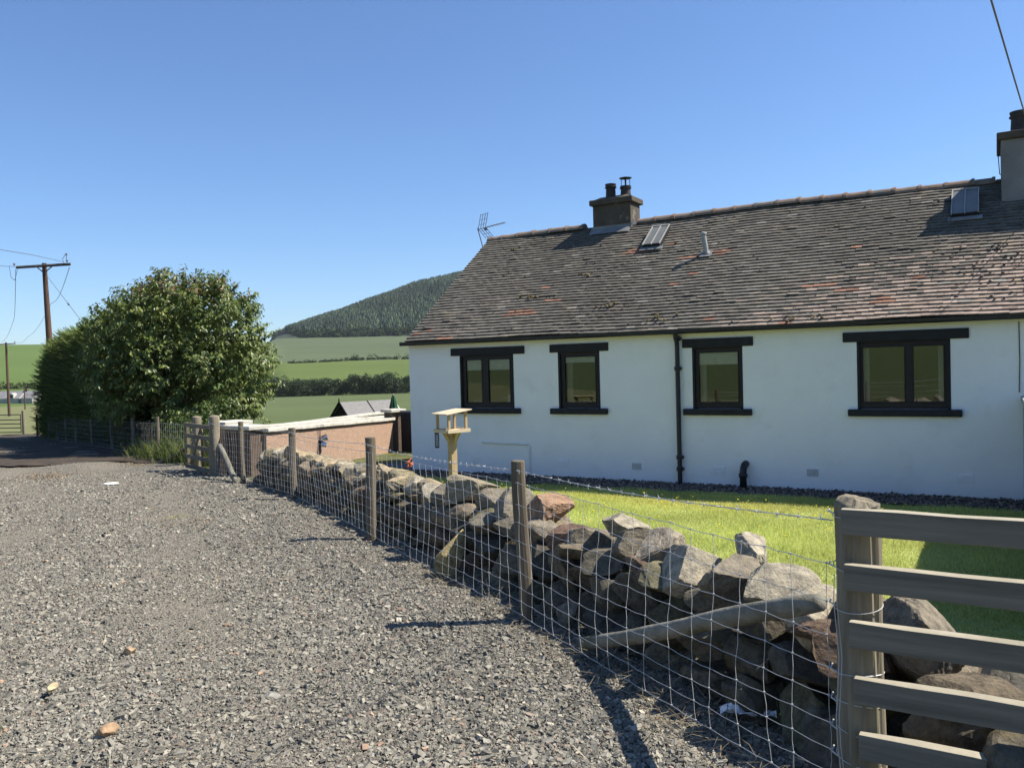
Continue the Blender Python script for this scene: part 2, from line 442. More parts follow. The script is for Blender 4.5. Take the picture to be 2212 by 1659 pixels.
def clump_mass(centres, radii, per, leaf, cols, pr, flat=1.0, shell=.5):
    """leaf faces scattered through a set of clumps; returns V, F, C"""
    m = len(centres); idx = np.repeat(np.arange(m), per); n = len(idx)
    d = sph(n); rad = radii[idx] * (shell + (1 - shell) * rng.uniform(0, 1, n) ** .5)
    P = centres[idx] + d * rad[:, None] * np.array([1, 1, flat])
    D = unit(sph(n) + d * .6 + np.array([0, 0, -.2])); Nn = unit(d + .6 * sph(n) + np.array([0, 0, .5]))
    L = leaf * rng.uniform(.6, 1.35, n)
    V, F = leaf_mesh(P, D, Nn, L, L * rng.uniform(.5, .85, n))
    c = pick(cols, pr, n, .18) * rng.uniform(.82, 1.15, (m, 1))[idx]
    return V, F, np.repeat(np.clip(c, .004, .8), 5, 0)
# broad-leaved fringe along the foot of the wood
n = 300
aa = np.linspace(a0 + .03, a1, n) + rng.normal(0, .002, n)
er = 955 + 420 * sstep(AZK[3] + .03, AZK[3] - .002, aa) + rng.uniform(-16, 12, n)
cx_, cy_ = er * np.sin(aa), er * np.cos(aa); hr = rng.uniform(3, 6, n)
C3 = np.stack([cx_, cy_, gz(cx_, cy_) + hr * .75], -1)
V, F, C = clump_mass(C3, hr, 70, 2.6, [(.035, .055, .024), (.06, .085, .03), (.022, .036, .02)], [4, 3, 3], flat=.9)
tag(np_obj('woodland_edge', V, F, M_WOOD, col=C), 'rounded bushes along the lower edge of the hill wood', 'bushes', kind='stuff')
# thin field hedge between the two upper fields
n = 190
aa = np.sort(rng.uniform(AZK[2] + .0, AZK[7] + .01, n)); rr_ = 522 + rng.normal(0, 1.0, n) + 8 * np.sin(aa * 30)
cx_, cy_ = rr_ * np.sin(aa), rr_ * np.cos(aa)
hr = np.where(rng.uniform(0, 1, n) > .8, rng.uniform(1.0, 2.3, n), rng.uniform(.4, .9, n)) * np.where(aa > AZK[4] + .03, 1.25, .55)
V, F, C = clump_mass(np.stack([cx_, cy_, gz(cx_, cy_) + hr * .6], -1), hr, 34, .8, [(.03, .045, .02), (.06, .075, .03), (.09, .09, .05)], [4, 3, 1])
tag(np_obj('field_hedge', V, F, M_WOOD, col=C), 'thin dark hedge line dividing the bright field from the upper field', 'hedge')
# low hedge marks on the left rise
n = 40
aa = np.linspace(AZK[1] - .02, AZK[1] + .05, n); rr_ = 430 + rng.normal(0, 1.5, n); cx_, cy_ = rr_ * np.sin(aa), rr_ * np.cos(aa); hr = rng.uniform(.8, 1.9, n)
V, F, C = clump_mass(np.stack([cx_, cy_, gz(cx_, cy_) + hr * .6], -1), hr, 40, .9, [(.04, .07, .02), (.09, .12, .04), (.16, .17, .05)], [3, 3, 1])
tag(np_obj('roadside_bushes', V, F, M_WOOD, col=C), 'pale bushes beyond the far farmhouse roof', 'bushes', kind='stuff')

def hedge_tree_mesh(w_, h_):
    m = 22
    c = np.stack([rng.normal(0, w_ * .34, m), rng.normal(0, w_ * .25, m), rng.uniform(.05, .84, m) * h_], -1)
    rad = rng.uniform(.16, .27, m) * h_ * (1.15 - .55 * c[:, 2] / h_)
    return clump_mass(c, rad, 95, .46, [(.034, .054, .022), (.052, .078, .028), (.024, .040, .018), (.075, .105, .038)], [4, 3, 2, 1], shell=.5)
protos = []
for kx in range(4):
    V, F, C = hedge_tree_mesh(rng.uniform(4.6, 6.2), rng.uniform(6.3, 7.6))
    protos.append((V, F, C))
HT = []
px_ = 572
while px_ < 1150:
    Y_ = 288 + rng.uniform(-4, 4); r_ = ray(px_, 830); X_ = r_[0] * Y_ / r_[1]
    HT.append((X_, Y_)); px_ += rng.uniform(12, 19)
base_objs = []
for q, (X_, Y_) in enumerate(HT):
    root = empty('hedgerow_tree', (X_, Y_, g1(X_, Y_)), rng.uniform(0, 6.28), 'bushy green tree in the dense row across the middle of the fields', 'tree', 'row of trees across the middle fields')
    pk = q % 4
    if q < 4:
        cr = np_obj('crown', protos[pk][0], protos[pk][1], M_LEAF, root, col=protos[pk][2])
        tk = MB().tube([(0, 0, -.3), (.1, .05, 1.6), (.2, 0, 3.6)], [.22, .17, .08]).build('trunk', M_BARK, root)
        base_objs.append((cr, tk))
    else:
        for o in base_objs[pk]:
            c = o.copy(); COL.objects.link(c); c.parent = root
    s_ = rng.uniform(.80, 1.08); root.scale = (s_ * rng.uniform(.9, 1.15), s_, s_)
# ------------------------------------------------------------------ cottage
HANG = math.atan2(-.505, .863); C0 = np.array([-1.95, 15.5])
HU = np.array([math.cos(HANG), math.sin(HANG)]); HI = np.array([-HU[1], HU[0]])     # along the front, and into the house
def hw(s, y, z=0.0):
    p = C0 + HU * s + HI * y; return (float(p[0]), float(p[1]), z)
house = empty('cottage', hw(0, 0, -.34), HANG, 'low white cottage with black window surrounds and a long mossy tiled roof', 'cottage')
HZ = .34      # local z = world z + HZ
LEN, DEP, RY, RZ, EY, EZ = 13.4, 6.1, 3.05, 4.37, -.10, 2.10
def hspan(mb, lo, hi): return mb.span((lo[0], lo[1], lo[2] + HZ), (hi[0], hi[1], hi[2] + HZ))

M_WHITE = mat('white_masonry_paint', [(.25, (.80, .80, .785)), (.75, (.87, .87, .86))], scale=1.3, rough=.9, bump=.5, bscale=40, dist=.012, spec=.15,
              second=(2.2, .56, .80, (.74, .74, .70)))
M_BLACK = mat('black_paint', [(.3, (.010, .010, .013)), (.7, (.020, .020, .024))], scale=9, rough=.62, bump=.3, bscale=40, dist=.006, spec=.3)
M_FRAME = mat('dark_frame', [(.3, (.016, .012, .013)), (.7, (.024, .018, .019))], scale=12, rough=.45)
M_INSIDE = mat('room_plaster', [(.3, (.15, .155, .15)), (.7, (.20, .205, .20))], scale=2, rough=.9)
M_BLIND = plain('blind_fabric', (.80, .80, .72), rough=.9)
M_NET = plain('curtain_fabric', (.62, .62, .58), rough=.95)
def glass_mat(name, tint=(.90, .93, .91), ior=2.15):
    m, nt, b = new_mat(name); L = nt.links; nt.nodes.remove(b)
    fr = N(nt, 'ShaderNodeFresnel', i_IOR=ior); tr = N(nt, 'ShaderNodeBsdfTransparent'); tr.inputs[0].default_value = (*tint, 1)
    gl = N(nt, 'ShaderNodeBsdfGlossy'); gl.inputs['Roughness'].default_value = .006; gl.inputs['Color'].default_value = (.95, 1, .97, 1)
    tc = N(nt, 'ShaderNodeTexCoord'); nz = N(nt, 'ShaderNodeTexNoise', i_Scale=1.3, i_Detail=1); L.new(tc.outputs['Object'], nz.inputs['Vector'])
    bp = N(nt, 'ShaderNodeBump', i_Strength=.05, i_Distance=.02); L.new(nz.outputs['Fac'], bp.inputs['Height']); L.new(bp.outputs[0], gl.inputs['Normal'])
    mx = N(nt, 'ShaderNodeMixShader'); L.new(fr.outputs[0], mx.inputs[0]); L.new(tr.outputs[0], mx.inputs[1]); L.new(gl.outputs[0], mx.inputs[2])
    L.new(mx.outputs[0], nt.nodes['Material Output'].inputs['Surface']); return m
M_GLASS = glass_mat('window_glass')

WIN = [  # opening s0, s1, lintel s0, s1, sill s0, s1, panes, blind foot (0 none), curtain sides
    (1.186, 2.296, 1.00, 2.526, 1.05, 2.428, [(1.282, 1.636), (1.752, 2.215)], 1.552, ()),
    (3.165, 3.921, 3.015, 4.085, 3.016, 4.056, [(3.262, 3.842)], 1.640, ('l',)),
    (5.477, 6.243, 5.325, 6.406, 5.330, 6.374, [(5.557, 6.178)], 1.552, ('l',)),
    (7.833, 8.983, 7.651, 9.203, 7.708, 9.114, [(7.892, 8.438), (8.526, 8.913)], 0, ('l', 'r')),
]
WZ0, WZ1 = .878, 1.815
# front wall with its four openings, gables, back wall in one mesh
mb = MB()
sb = sorted({.05, LEN} | {q for w_ in WIN for q in w_[:2]}); zb = [-.75, WZ0, WZ1, 2.10]
for a_, b_ in zip(sb[:-1], sb[1:]):
    for c_, d_ in zip(zb[:-1], zb[1:]):
        if any(abs(a_ - w_[0]) < 1e-6 for w_ in WIN) and c_ == WZ0: continue
        for yy in (0.0, .28):
            mb.add([(a_, yy, c_ + HZ), (b_, yy, c_ + HZ), (b_, yy, d_ + HZ), (a_, yy, d_ + HZ)], [(0, 1, 2, 3)])
for w_ in WIN:                                                     # reveals
    a_, b_ = w_[:2]; z0, z1 = WZ0 + HZ, WZ1 + HZ
    mb.add([(a_, 0, z0), (a_, .28, z0), (a_, .28, z1), (a_, 0, z1)], [(0, 1, 2, 3)])
    mb.add([(b_, 0, z0), (b_, .28, z0), (b_, .28, z1), (b_, 0, z1)], [(0, 1, 2, 3)])
    mb.add([(a_, 0, z0), (b_, 0, z0), (b_, .28, z0), (a_, .28, z0)], [(0, 1, 2, 3)])
    mb.add([(a_, 0, z1), (b_, 0, z1), (b_, .28, z1), (a_, .28, z1)], [(0, 1, 2, 3)])
gp = [(0, -.75 + HZ), (DEP, -.75 + HZ), (DEP, 2.07 + HZ), (RY, RZ - .12 + HZ), (0, 2.07 + HZ)]
for xx in (.05, LEN): mb.add([(xx, p[0], p[1]) for p in gp], [(0, 1, 2, 3, 4)])
mb.add([(.05, DEP, -.4), (LEN, DEP, -.4), (LEN, DEP, 2.1 + HZ), (.05, DEP, 2.1 + HZ)], [(0, 1, 2, 3)])
wall = mb.build('wall', M_WHITE, house)
# rooms behind the windows
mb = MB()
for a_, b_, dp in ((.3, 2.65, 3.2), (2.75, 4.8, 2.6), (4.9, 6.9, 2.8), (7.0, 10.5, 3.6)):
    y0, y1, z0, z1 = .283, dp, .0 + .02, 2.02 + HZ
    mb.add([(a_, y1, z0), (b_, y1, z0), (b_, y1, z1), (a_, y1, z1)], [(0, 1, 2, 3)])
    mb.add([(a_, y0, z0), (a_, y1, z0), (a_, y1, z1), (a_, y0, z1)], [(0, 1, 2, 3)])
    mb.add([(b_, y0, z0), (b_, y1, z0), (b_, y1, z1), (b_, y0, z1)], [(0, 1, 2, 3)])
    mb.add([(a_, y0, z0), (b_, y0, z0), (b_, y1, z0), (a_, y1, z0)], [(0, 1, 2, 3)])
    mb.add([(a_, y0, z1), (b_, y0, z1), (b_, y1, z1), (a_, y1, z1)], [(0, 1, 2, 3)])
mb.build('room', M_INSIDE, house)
for k, (s0, s1, l0, l1, i0, i1, panes, bz, cur) in enumerate(WIN):
    f = MB(); a_, b_ = s0 + .032, s1 - .032; z0, z1 = WZ0 + .012, WZ1 - .02
    # frame: outer members round each pane
    xs = [a_] + [v for p in panes for v in p] + [b_]
    pz0, pz1 = .965, 1.742
    hspan(f, (a_, .035, z0), (b_, .095, pz0)); hspan(f, (a_, .035, pz1), (b_, .095, z1))
    for q in range(0, len(xs), 2): hspan(f, (xs[q], .034, pz0), (xs[q + 1], .096, pz1))
    for p in panes:                                                # casement bead
        for (u0, u1, v0, v1) in ((p[0], p[0] + .014, pz0, pz1), (p[1] - .014, p[1], pz0, pz1), (p[0], p[1], pz0, pz0 + .016), (p[0], p[1], pz1 - .014, pz1)):
            hspan(f, (u0, .026, v0), (u1, .050, v1))
    fr = f.build('window', M_FRAME, house, bevel=.003)
    sr = MB()
    hspan(sr, (s0 - .002, -.006, WZ0), (s0 + .034, .15, WZ1)); hspan(sr, (s1 - .034, -.006, WZ0), (s1 + .002, .15, WZ1))
    hspan(sr, (s0 + .034, -.004, WZ1 - .022), (s1 - .034, .15, WZ1 + .003))
    sr.build('surround', M_BLACK, fr, bevel=.004)
    lt = MB(); hspan(lt, (l0, -.024, WZ1 - .002), (l1, .1, 1.948)); lt.build('lintel', M_BLACK, fr, bevel=.01)
    sl_ = MB(); hspan(sl_, (i0, -.065, .782), (i1, .14, WZ0)); sl_.build('sill', M_BLACK, fr, bevel=.012)
    for p in panes:
        np_obj('pane', [(p[0], .055, pz0 + HZ), (p[1], .055, pz0 + HZ), (p[1], .055, pz1 + HZ), (p[0], .055, pz1 + HZ)], [(0, 1, 2, 3)], M_GLASS, fr)
        if bz:
            bl = MB(); hspan(bl, (p[0] + .004, .074, bz + .01), (p[1] - .004, .077, pz1 - .004)); hspan(bl, (p[0] + .004, .070, bz - .006), (p[1] - .004, .081, bz + .01))
            bl.build('blind', M_BLIND, fr)
    for c in cur:
        u0 = panes[0][0] - .02 if c == 'l' else panes[-1][1] - .085
        ns = 26; vs = []; wdt = .10
        for q in range(ns + 1):
            yy = .19 + .016 * math.sin(q * 1.25); xx = u0 + wdt * q / ns
            vs += [(xx, yy, .9 + HZ), (xx, yy, 1.78 + HZ)]
        MB().add(vs, [(2 * q, 2 * q + 2, 2 * q + 3, 2 * q + 1) for q in range(ns)]).build('curtain', M_NET, fr, smooth=True)
    ib = MB(); hspan(ib, (s0, .145, WZ0 - .02), (s1, .4, .945)); ib.build('inner_sill', M_BLIND, fr)
    fr['label'] = ['two-pane window with white blinds nearest the gable', 'small single-pane window left of the downpipe', 'small single-pane window right of the downpipe', 'wide two-pane window with net curtains'][k]

# roof: tiles laid course by course
kp = (RZ - EZ) / (RY - EY); SL = math.hypot(RZ - EZ, RY - EY); ru = np.array([0, (RY - EY) / SL, (RZ - EZ) / SL]); rn = np.array([0, -ru[2], ru[1]])
def rp(s, u, h=0.0):
    """point on the front roof slope: s along, u up the slope, h off it (local)"""
    p = np.array([s, EY, EZ + HZ]) + ru * u + rn * h; return p
def roof_uy(y): return (y - EY) / ru[1]
NCO = 40; ex = (SL - .03) / NCO; tw = .168
Vt = []; Ct = []
for c in range(NCO):
    off = (c % 2) * tw / 2 + rng.uniform(-.01, .01)
    n = int((LEN + .1) / tw) + 1
    s0 = 0.0 + off - tw / 2 + np.arange(n) * tw
    sag = .012 * np.sin(s0 * .9 + c * .05) + .008 * np.sin(s0 * 2.3 + 1.1)
    a_ = np.clip(s0, .03, LEN) + .0012; b_ = np.clip(s0 + tw, .03, LEN) - .0012
    ok = b_ - a_ > .03; a_, b_, sag = a_[ok], b_[ok], sag[ok]; n = len(a_)
    u0 = c * ex + rng.normal(0, .002, n) + .004 * np.sin(a_ * 3 + c); u1 = (c + 1) * ex + .05
    th = .0200 + rng.uniform(-.001, .002, n)
    lift = np.where(rng.uniform(0, 1, n) > .96, rng.uniform(.004, .012, n), 0)
    tilt = rng.normal(0, .002, (n, 2))
    def P_(s, u, h): return np.array([0, EY, EZ + HZ]) + np.stack([s, 0 * s, 0 * s], -1) + ru * np.asarray(u)[..., None] + rn * np.asarray(h)[..., None]
    hb = .001 + sag
    vs = np.stack([P_(a_, u0, hb + lift), P_(b_, u0, hb + lift), P_(b_, np.full(n, u1), hb - .020), P_(a_, np.full(n, u1), hb - .020),
                   P_(a_, u0, hb + th + lift + tilt[:, 0]), P_(b_, u0, hb + th + lift + tilt[:, 1]), P_(b_, np.full(n, u1), hb - .009), P_(a_, np.full(n, u1), hb - .009)], 1)
    Vt.append(vs.reshape(-1, 3))
    um = c * ex; sm = (a_ + b_) / 2
    col = np.array([.134, .123, .107])[None] * (1 + rng.normal(0, .10, (n, 1)))
    col = col * (1 + .10 * np.sin(sm * 1.1 + um * .8)[:, None])
    nz = np.sin(sm * 1.7 + .8 * np.sin(um * 3)) * np.sin(um * 2.6 + sm * .6 + 1) + rng.normal(0, .35, n)
    pink = sstep(.0, 1.0, .42 * (sm - 7.4) - .75 * (um - 1.1) + .35 * rng.normal(0, 1, n)) * sstep(2.9, 1.2, um)
    col = col * (1 - pink[:, None]) + pink[:, None] * np.array([.30, .235, .195]) * (1 + rng.normal(0, .14, (n, 1)))
    lowrow = np.exp(-um / .16) * .34
    org = (rng.uniform(0, 1, n) < .003 + lowrow * .5 * (nz > .35) + .03 * (nz > 1.15))
    col[org] = np.array([.24, .13, .094]) * (1 + rng.normal(0, .14, (org.sum(), 1)))
    lt_ = rng.uniform(0, 1, n) < .02; col[lt_] = np.array([.22, .205, .18])
    for (sa, sb_, ua, ub) in ((1.9, 2.45, .62, .80), (6.9, 7.55, .95, 1.05), (7.4, 7.8, .70, .86), (4.75, 5.05, 2.2, 2.3), (5.35, 5.6, 2.2, 2.35), (3.55, 3.95, 2.6, 2.72), (8.0, 8.3, .30, .5), (2.6, 2.9, 1.0, 1.1)):
        msk = (sm > sa) & (sm < sb_) & (um >= ua) & (um <= ub); col[msk] = np.array([.25, .14, .10]) * (1 + rng.normal(0, .12, (msk.sum(), 1)))
    Ct.append(np.repeat(np.clip(col, .02, .7), 8, 0))
Vt = np.concatenate(Vt); Ct = np.concatenate(Ct)
f6 = np.array([(0, 1, 5, 4), (4, 5, 6, 7), (1, 2, 6, 5), (3, 0, 4, 7)])
Ft = (np.arange(len(Vt) // 8)[:, None, None] * 8 + f6[None]).reshape(-1, 4)
M_TILE = mat('roof_tiles', [(.28, (.62, .62, .60)), (.5, (1.0, 1.0, .97)), (.72, (1.3, 1.28, 1.2))], scale=9, detail=9, attr=True, rough=.92, bump=.5, bscale=60, dist=.01, spec=.15,
             second=(2.4, .56, .74, (1.25, 1.2, 1.02)))
roof = np_obj('roof', Vt, Ft, M_TILE, house, col=Ct)
mb = MB()                                                          # boarding under the tiles and the rear slope
A, B, Cc_, D = rp(0.045, 0, -.045), rp(LEN, 0, -.045), rp(LEN, SL, -.045), rp(.045, SL, -.045)
mb.add([A, B, Cc_, D], [(0, 1, 2, 3)])
mb.add([(.0, RY, RZ + HZ - .02), (LEN, RY, RZ + HZ - .02), (LEN, 2 * RY - EY, EZ + HZ), (.0, 2 * RY - EY, EZ + HZ)], [(0, 1, 2, 3)])
mb.build('roof_boarding', mat('slate_dark', [(.3, (.03, .03, .03)), (.7, (.07, .065, .06))], scale=5), house)
# mortar verge along the gable edge
mb = MB()
for q in range(40): mb.add([rp(.032, q * ex, -.05), rp(.07, q * ex, -.05), rp(.07, q * ex, -.008), rp(.032, q * ex, -.008), rp(.032, (q + 1) * ex, -.05), rp(.07, (q + 1) * ex, -.05), rp(.07, (q + 1) * ex, -.008), rp(.032, (q + 1) * ex, -.008)],
                           [(0, 1, 2, 3), (4, 5, 6, 7), (0, 1, 5, 4), (3, 2, 6, 7), (0, 3, 7, 4), (1, 2, 6, 5)])
mb.build('verge', mat('old_mortar', [(.3, (.14, .13, .115)), (.7, (.26, .245, .22))], scale=8, bump=.5), house)
# ridge tiles
M_RIDGE = mat('ridge_clay', [(.3, (.17, .12, .085)), (.55, (.27, .185, .13)), (.75, (.34, .26, .20))], scale=5, rough=.9, bump=.5, bscale=40, second=(3.0, .5, .66, (.15, .145, .12)))
s_ = .0; q = 0
while s_ < 9.5:
    e_ = min(s_ + .385, 9.53)
    if not (2.5 < (s_ + e_) / 2 < 3.42):
        dz = .015 * math.sin(s_ * 1.3) + random.uniform(-.006, .006) + .03 * math.sin(math.pi * s_ / 9.5)
        rmb = MB()
        def half(r, x0, x1, zz):
            vs = []; m = 8
            for xx in (x0, x1):
                for w_ in range(m + 1):
                    a = math.pi * (w_ / m) * .92 + math.pi * .04
                    vs.append((xx, RY - math.cos(a) * r, RZ + HZ - .075 + zz + math.sin(a) * r * .98))
            fs = [(w_, w_ + 1, m + 2 + w_, m + 1 + w_) for w_ in range(m)]
            fs += [tuple(range(m, -1, -1)), tuple(range(m + 1, 2 * m + 2))]
            rmb.add(vs, fs)
        half(.125, s_ + .004, e_ - .004, dz); half(.141, e_ - .05, e_, dz)
        rmb.build('ridge_tile', M_RIDGE, house)
    s_ = e_; q += 1
# moss cushions and leaf litter lying on the tiles
mv = []; mf = []; mc = []
def ico(sub):
    import bmesh
    bm = bmesh.new(); bmesh.ops.create_icosphere(bm, subdivisions=sub, radius=1)
    v = np.array([p.co[:] for p in bm.verts]); f = np.array([[p.index for p in t.verts] for t in bm.faces]); bm.free(); return v, f
ICO = {q: ico(q) for q in (1, 2, 3, 4, 5)}
def lumps(spots, cols, sub=1):
    """small irregular lumps: (x, y, z, r, flatness) rows"""
    v0, f0 = ICO[sub]; m = len(spots); S = np.asarray(spots, float)
    v = v0[None] * (1 + rng.normal(0, .17, (m, len(v0), 1))) * S[:, None, 3:4]
    v[..., 2] *= S[:, None, 4]
    V = (v + S[:, None, :3]).reshape(-1, 3)
    F = (np.arange(m)[:, None, None] * len(v0) + f0[None]).reshape(-1, 3)
    return V, F, np.repeat(cols, len(v0), 0)
sp = []; cl = []
for q in range(330):
    if q < 170: s_, u_ = rng.normal(9.6, .9), abs(rng.normal(1.2, .6)); r_ = rng.uniform(.010, .030); c = np.array([.085, .07, .06])
    elif q < 270: s_, u_ = rng.uniform(.3, 9.5), rng.uniform(.05, 3.6); r_ = rng.uniform(.008, .022); c = np.array([.09, .08, .065])
    else:
        cs, cu = [(2.2, 1.25), (3.9, .85), (4.9, .35), (7.1, .14), (3.0, 1.9), (.9, 3.3)][q % 6]
        s_, u_ = cs + rng.normal(0, .13), cu + rng.normal(0, .06); r_ = rng.uniform(.012, .032); c = np.array([.17, .13, .05])
    u_ = min(max(u_, .04), 3.9); s_ = min(max(s_, .05), 11)
    p = rp(s_, u_, .028); sp.append((*p, r_, .6)); cl.append(c * rng.uniform(.6, 1.4))
V, F, C = lumps(sp, np.array(cl))
o = np_obj('moss', V, F, attr_mat('moss_cushions', rough=1, nscale=60), house, col=C); o['kind'] = 'stuff'
# gutter, downpipe and other pipework
M_PIPE = mat('black_pipe_paint', [(.3, (.008, .009, .013)), (.7, (.018, .019, .024))], scale=10, rough=.42, spec=.45)
mb = MB()
prof = [(-.055, 0), (-.05, -.045), (-.02, -.066), (.02, -.066), (.05, -.045), (.055, 0), (.045, 0), (.038, -.036), (.0, -.052), (-.038, -.036), (-.045, 0)]
mb.prism([(EY - .045 + a_, EZ - .005 + b_ + HZ) for a_, b_ in prof], 'x', .0, LEN)
hspan(mb, (-.012, EY - .10, EZ - .07), (-.002, EY + .01, EZ))
mb.build('gutter', M_PIPE, house)
mb = MB()
hspan(mb, (.02, EY + .012, EZ - .06), (LEN, EY + .035, EZ - .004)); hspan(mb, (.06, EY + .035, EZ - .045), (LEN, -.001, EZ - .03)); mb.build('fascia', M_BLACK, house)
mb = MB(); dps = 5.262
mb.tube([(dps, EY - .045, 2.05 + HZ), (dps, EY - .03, 1.98 + HZ), (dps, -.075, 1.90 + HZ), (dps, -.065, 1.80 + HZ), (dps, -.065, -.35 + HZ)], .036, 12)
for zz in (1.50, .13, -.05, 1.96): mb.lathe([(.040, -.035), (.050, -.03), (.050, .03), (.040, .035)], (dps, -.065, zz + HZ), 12); mb.span((dps - .055, -.06, zz + HZ - .02), (dps + .055, -.0, zz + HZ + .02))
mb.build('downpipe', M_PIPE, house, smooth=False)
mb = MB(); mb.tube([(6.25, -.12, -.40 + HZ), (6.25, -.12, -.06 + HZ), (6.256, -.115, .0 + HZ), (6.262, -.085, .045 + HZ), (6.265, -.03, .06 + HZ), (6.265, .02, .06 + HZ)], .052, 12)
mb.lathe([(.056, -.03), (.066, -.025), (.066, .025), (.056, .03)], (6.25, -.12, -.10 + HZ), 12)
mb.build('soil_pipe', M_PIPE, house, smooth=True)
M_WPIPE = plain('white_plastic', (.72, .72, .70), rough=.5)
MB().tube([(1.627, -.015, .272 + HZ), (2.56, -.015, .258 + HZ), (2.582, -.015, .235 + HZ), (2.583, -.015, -.33 + HZ)], .016, 8).build('wall_pipe', M_WPIPE, house)
M_GRILLE = plain('vent_metal', (.62, .63, .62), rough=.6)
for (a_, b_, z0, z1, gr) in ((4.452, 4.60, -.095, .004, 1), (7.138, 7.288, -.082, .014, 1), (3.13, 3.31, -.075, .022, 0), (5.77, 5.945, -.088, .008, 0), (9.04, 9.218, -.07, .032, 0)):
    v = MB()
    if gr:
        for q in range(9): x_ = a_ + (b_ - a_) * q / 8; hspan(v, (x_ - .0050, -.012, z0), (x_ + .0050, -.002, z1))
        for q in range(6): z_ = z0 + (z1 - z0) * q / 5; hspan(v, (a_, -.0125, z_ - .004), (b_, -.0025, z_ + .004))
        o = v.build('wall_vent', M_GRILLE, house); bk_ = MB(); hspan(bk_, (a_, -.002, z0), (b_, .004, z1)); bk_.build('vent_opening', M_BLACK, o)
    else:
        for q in range(5): z_ = z0 + (z1 - z0) * (q + .5) / 5; v.prism([(-.001, z_ - .007 + HZ), (-.013, z_ - .009 + HZ), (-.001, z_ + .008 + HZ)], 'x', a_, b_)
        hspan(v, (a_ - .01, -.008, z0 - .01), (a_, .0, z1 + .01)); hspan(v, (b_, -.008, z0 - .01), (b_ + .01, .0, z1 + .01))
        v.build('wall_vent', M_WHITE, house)
mb = MB(); mb.tube([(9.76, -.01, 2.0 + HZ), (9.765, -.012, 1.5 + HZ), (9.755, -.012, 1.1 + HZ)], .006, 6); mb.build('wall_cable', M_PIPE, house)

# chimneys
M_STACK = mat('sooty_render', [(.25, (.055, .046, .036)), (.6, (.095, .080, .062)), (.8, (.15, .125, .095))], scale=3.2, rough=.95, bump=.5, bscale=30, second=(1.4, .66, .70, (.26, .25, .22)))
M_STACK2 = mat('grey_render', [(.25, (.20, .195, .19)), (.7, (.29, .28, .265))], scale=2.0, rough=.95, bump=.5, bscale=30, second=(.9, .5, .75, (.15, .14, .135)))
M_POT = mat('dark_pot', [(.3, (.028, .025, .026)), (.7, (.06, .052, .05))], scale=6, rough=.75, spec=.3)
M_LEAD = mat('lead_flashing', [(.3, (.15, .15, .15)), (.7, (.25, .25, .245))], scale=5, rough=.55, bump=.3)
def chimney(s0, s1, y0, y1, ztop, m, capm, lab):
    b = MB(); hspan(b, (s0, y0, 3.3), (s1, y1, ztop - .11)); st = b.build('chimney', m, house, bevel=.015); st['label'] = lab
    c = MB(); hspan(c, (s0 - .055, y0 - .055, ztop - .11), (s1 + .055, y1 + .055, ztop)); c.build('chimney_cap', capm, st, bevel=.018)
    h = MB(); ym = (y0 + y1) / 2; xm = (s0 + s1) / 2; a_ = (s1 - s0) / 2; d_ = (y1 - y0) / 2; z0 = ztop + HZ - .003
    h.add([(xm - a_, ym - d_, z0), (xm + a_, ym - d_, z0), (xm + a_, ym + d_, z0), (xm - a_, ym + d_, z0), (xm - a_ * .7, ym - d_ * .45, z0 + .07), (xm + a_ * .7, ym - d_ * .45, z0 + .075), (xm + a_ * .7, ym + d_ * .45, z0 + .07), (xm - a_ * .7, ym + d_ * .45, z0 + .07)],
          [(0, 1, 5, 4), (1, 2, 6, 5), (2, 3, 7, 6), (3, 0, 4, 7), (4, 5, 6, 7)]); h.build('mortar_bed', m, st, bevel=.02)
    return st
def pot(par, s, y, z, r, h, name='chimney_pot'):
    return MB().lathe([(r * .95, 0), (r * 1.0, .01), (r * .92, h * .55), (r * .90, h * .70), (r * 1.12, h * .74), (r * 1.12, h * .80), (r * .95, h * .83), (r * 1.06, h * .95), (r * 1.06, h), (r * .8, h), (r * .78, h * .6)], (s, y, z + HZ), 18).build(name, M_POT, par, smooth=False)
st = chimney(2.565, 3.375, 2.86, 3.36, 4.86, M_STACK, M_STACK, 'dark rendered chimney with two black pots near the gable')
fl = MB(); hspan(fl, (2.555, 2.848, 4.16), (3.385, 2.87, 4.33)); fl.add([rp(2.54, roof_uy(2.72), .035), rp(3.40, roof_uy(2.72), .035), (3.40, 2.86, 4.3 + HZ), (2.54, 2.86, 4.3 + HZ)], [(0, 1, 2, 3)])
fl.build('flashing', M_LEAD, st)
lf_ = MB().add([(3.40, 2.80, 4.27 + HZ), (3.50, 2.84, 4.29 + HZ), (3.44, 2.9, 4.42 + HZ), (3.385, 2.86, 4.32 + HZ)], [(0, 1, 2), (0, 2, 3)]); lf_.build('loose_lead', M_LEAD, st)
pot(st, 2.865, 3.10, 4.90, .105, .29); p2 = pot(st, 3.185, 3.10, 4.92, .105, .19)
cw = MB(); cw.lathe([(.02, .345), (.115, .34), (.128, .35), (.06, .368)], (3.185, 3.10, 4.92 + HZ), 18)
for q in range(6): a = q * math.pi / 3; cw.tube([(3.185 + .095 * math.cos(a), 3.1 + .095 * math.sin(a), 5.09 + HZ), (3.185 + .095 * math.cos(a), 3.1 + .095 * math.sin(a), 5.265 + HZ)], .004, 5)
cw.tube([(3.185, 3.1, 5.05 + HZ), (3.185, 3.1, 5.27 + HZ)], .010, 6); cw.build('cowl', M_POT, st)
st2 = chimney(9.605, 11.0, 2.42, 3.62, 4.96, M_STACK2, M_STACK, 'tall grey rendered chimney at the party wall')
pot(st2, 9.86, 2.85, 5.0, .125, .34); pot(st2, 10.4, 2.85, 5.0, .125, .34)
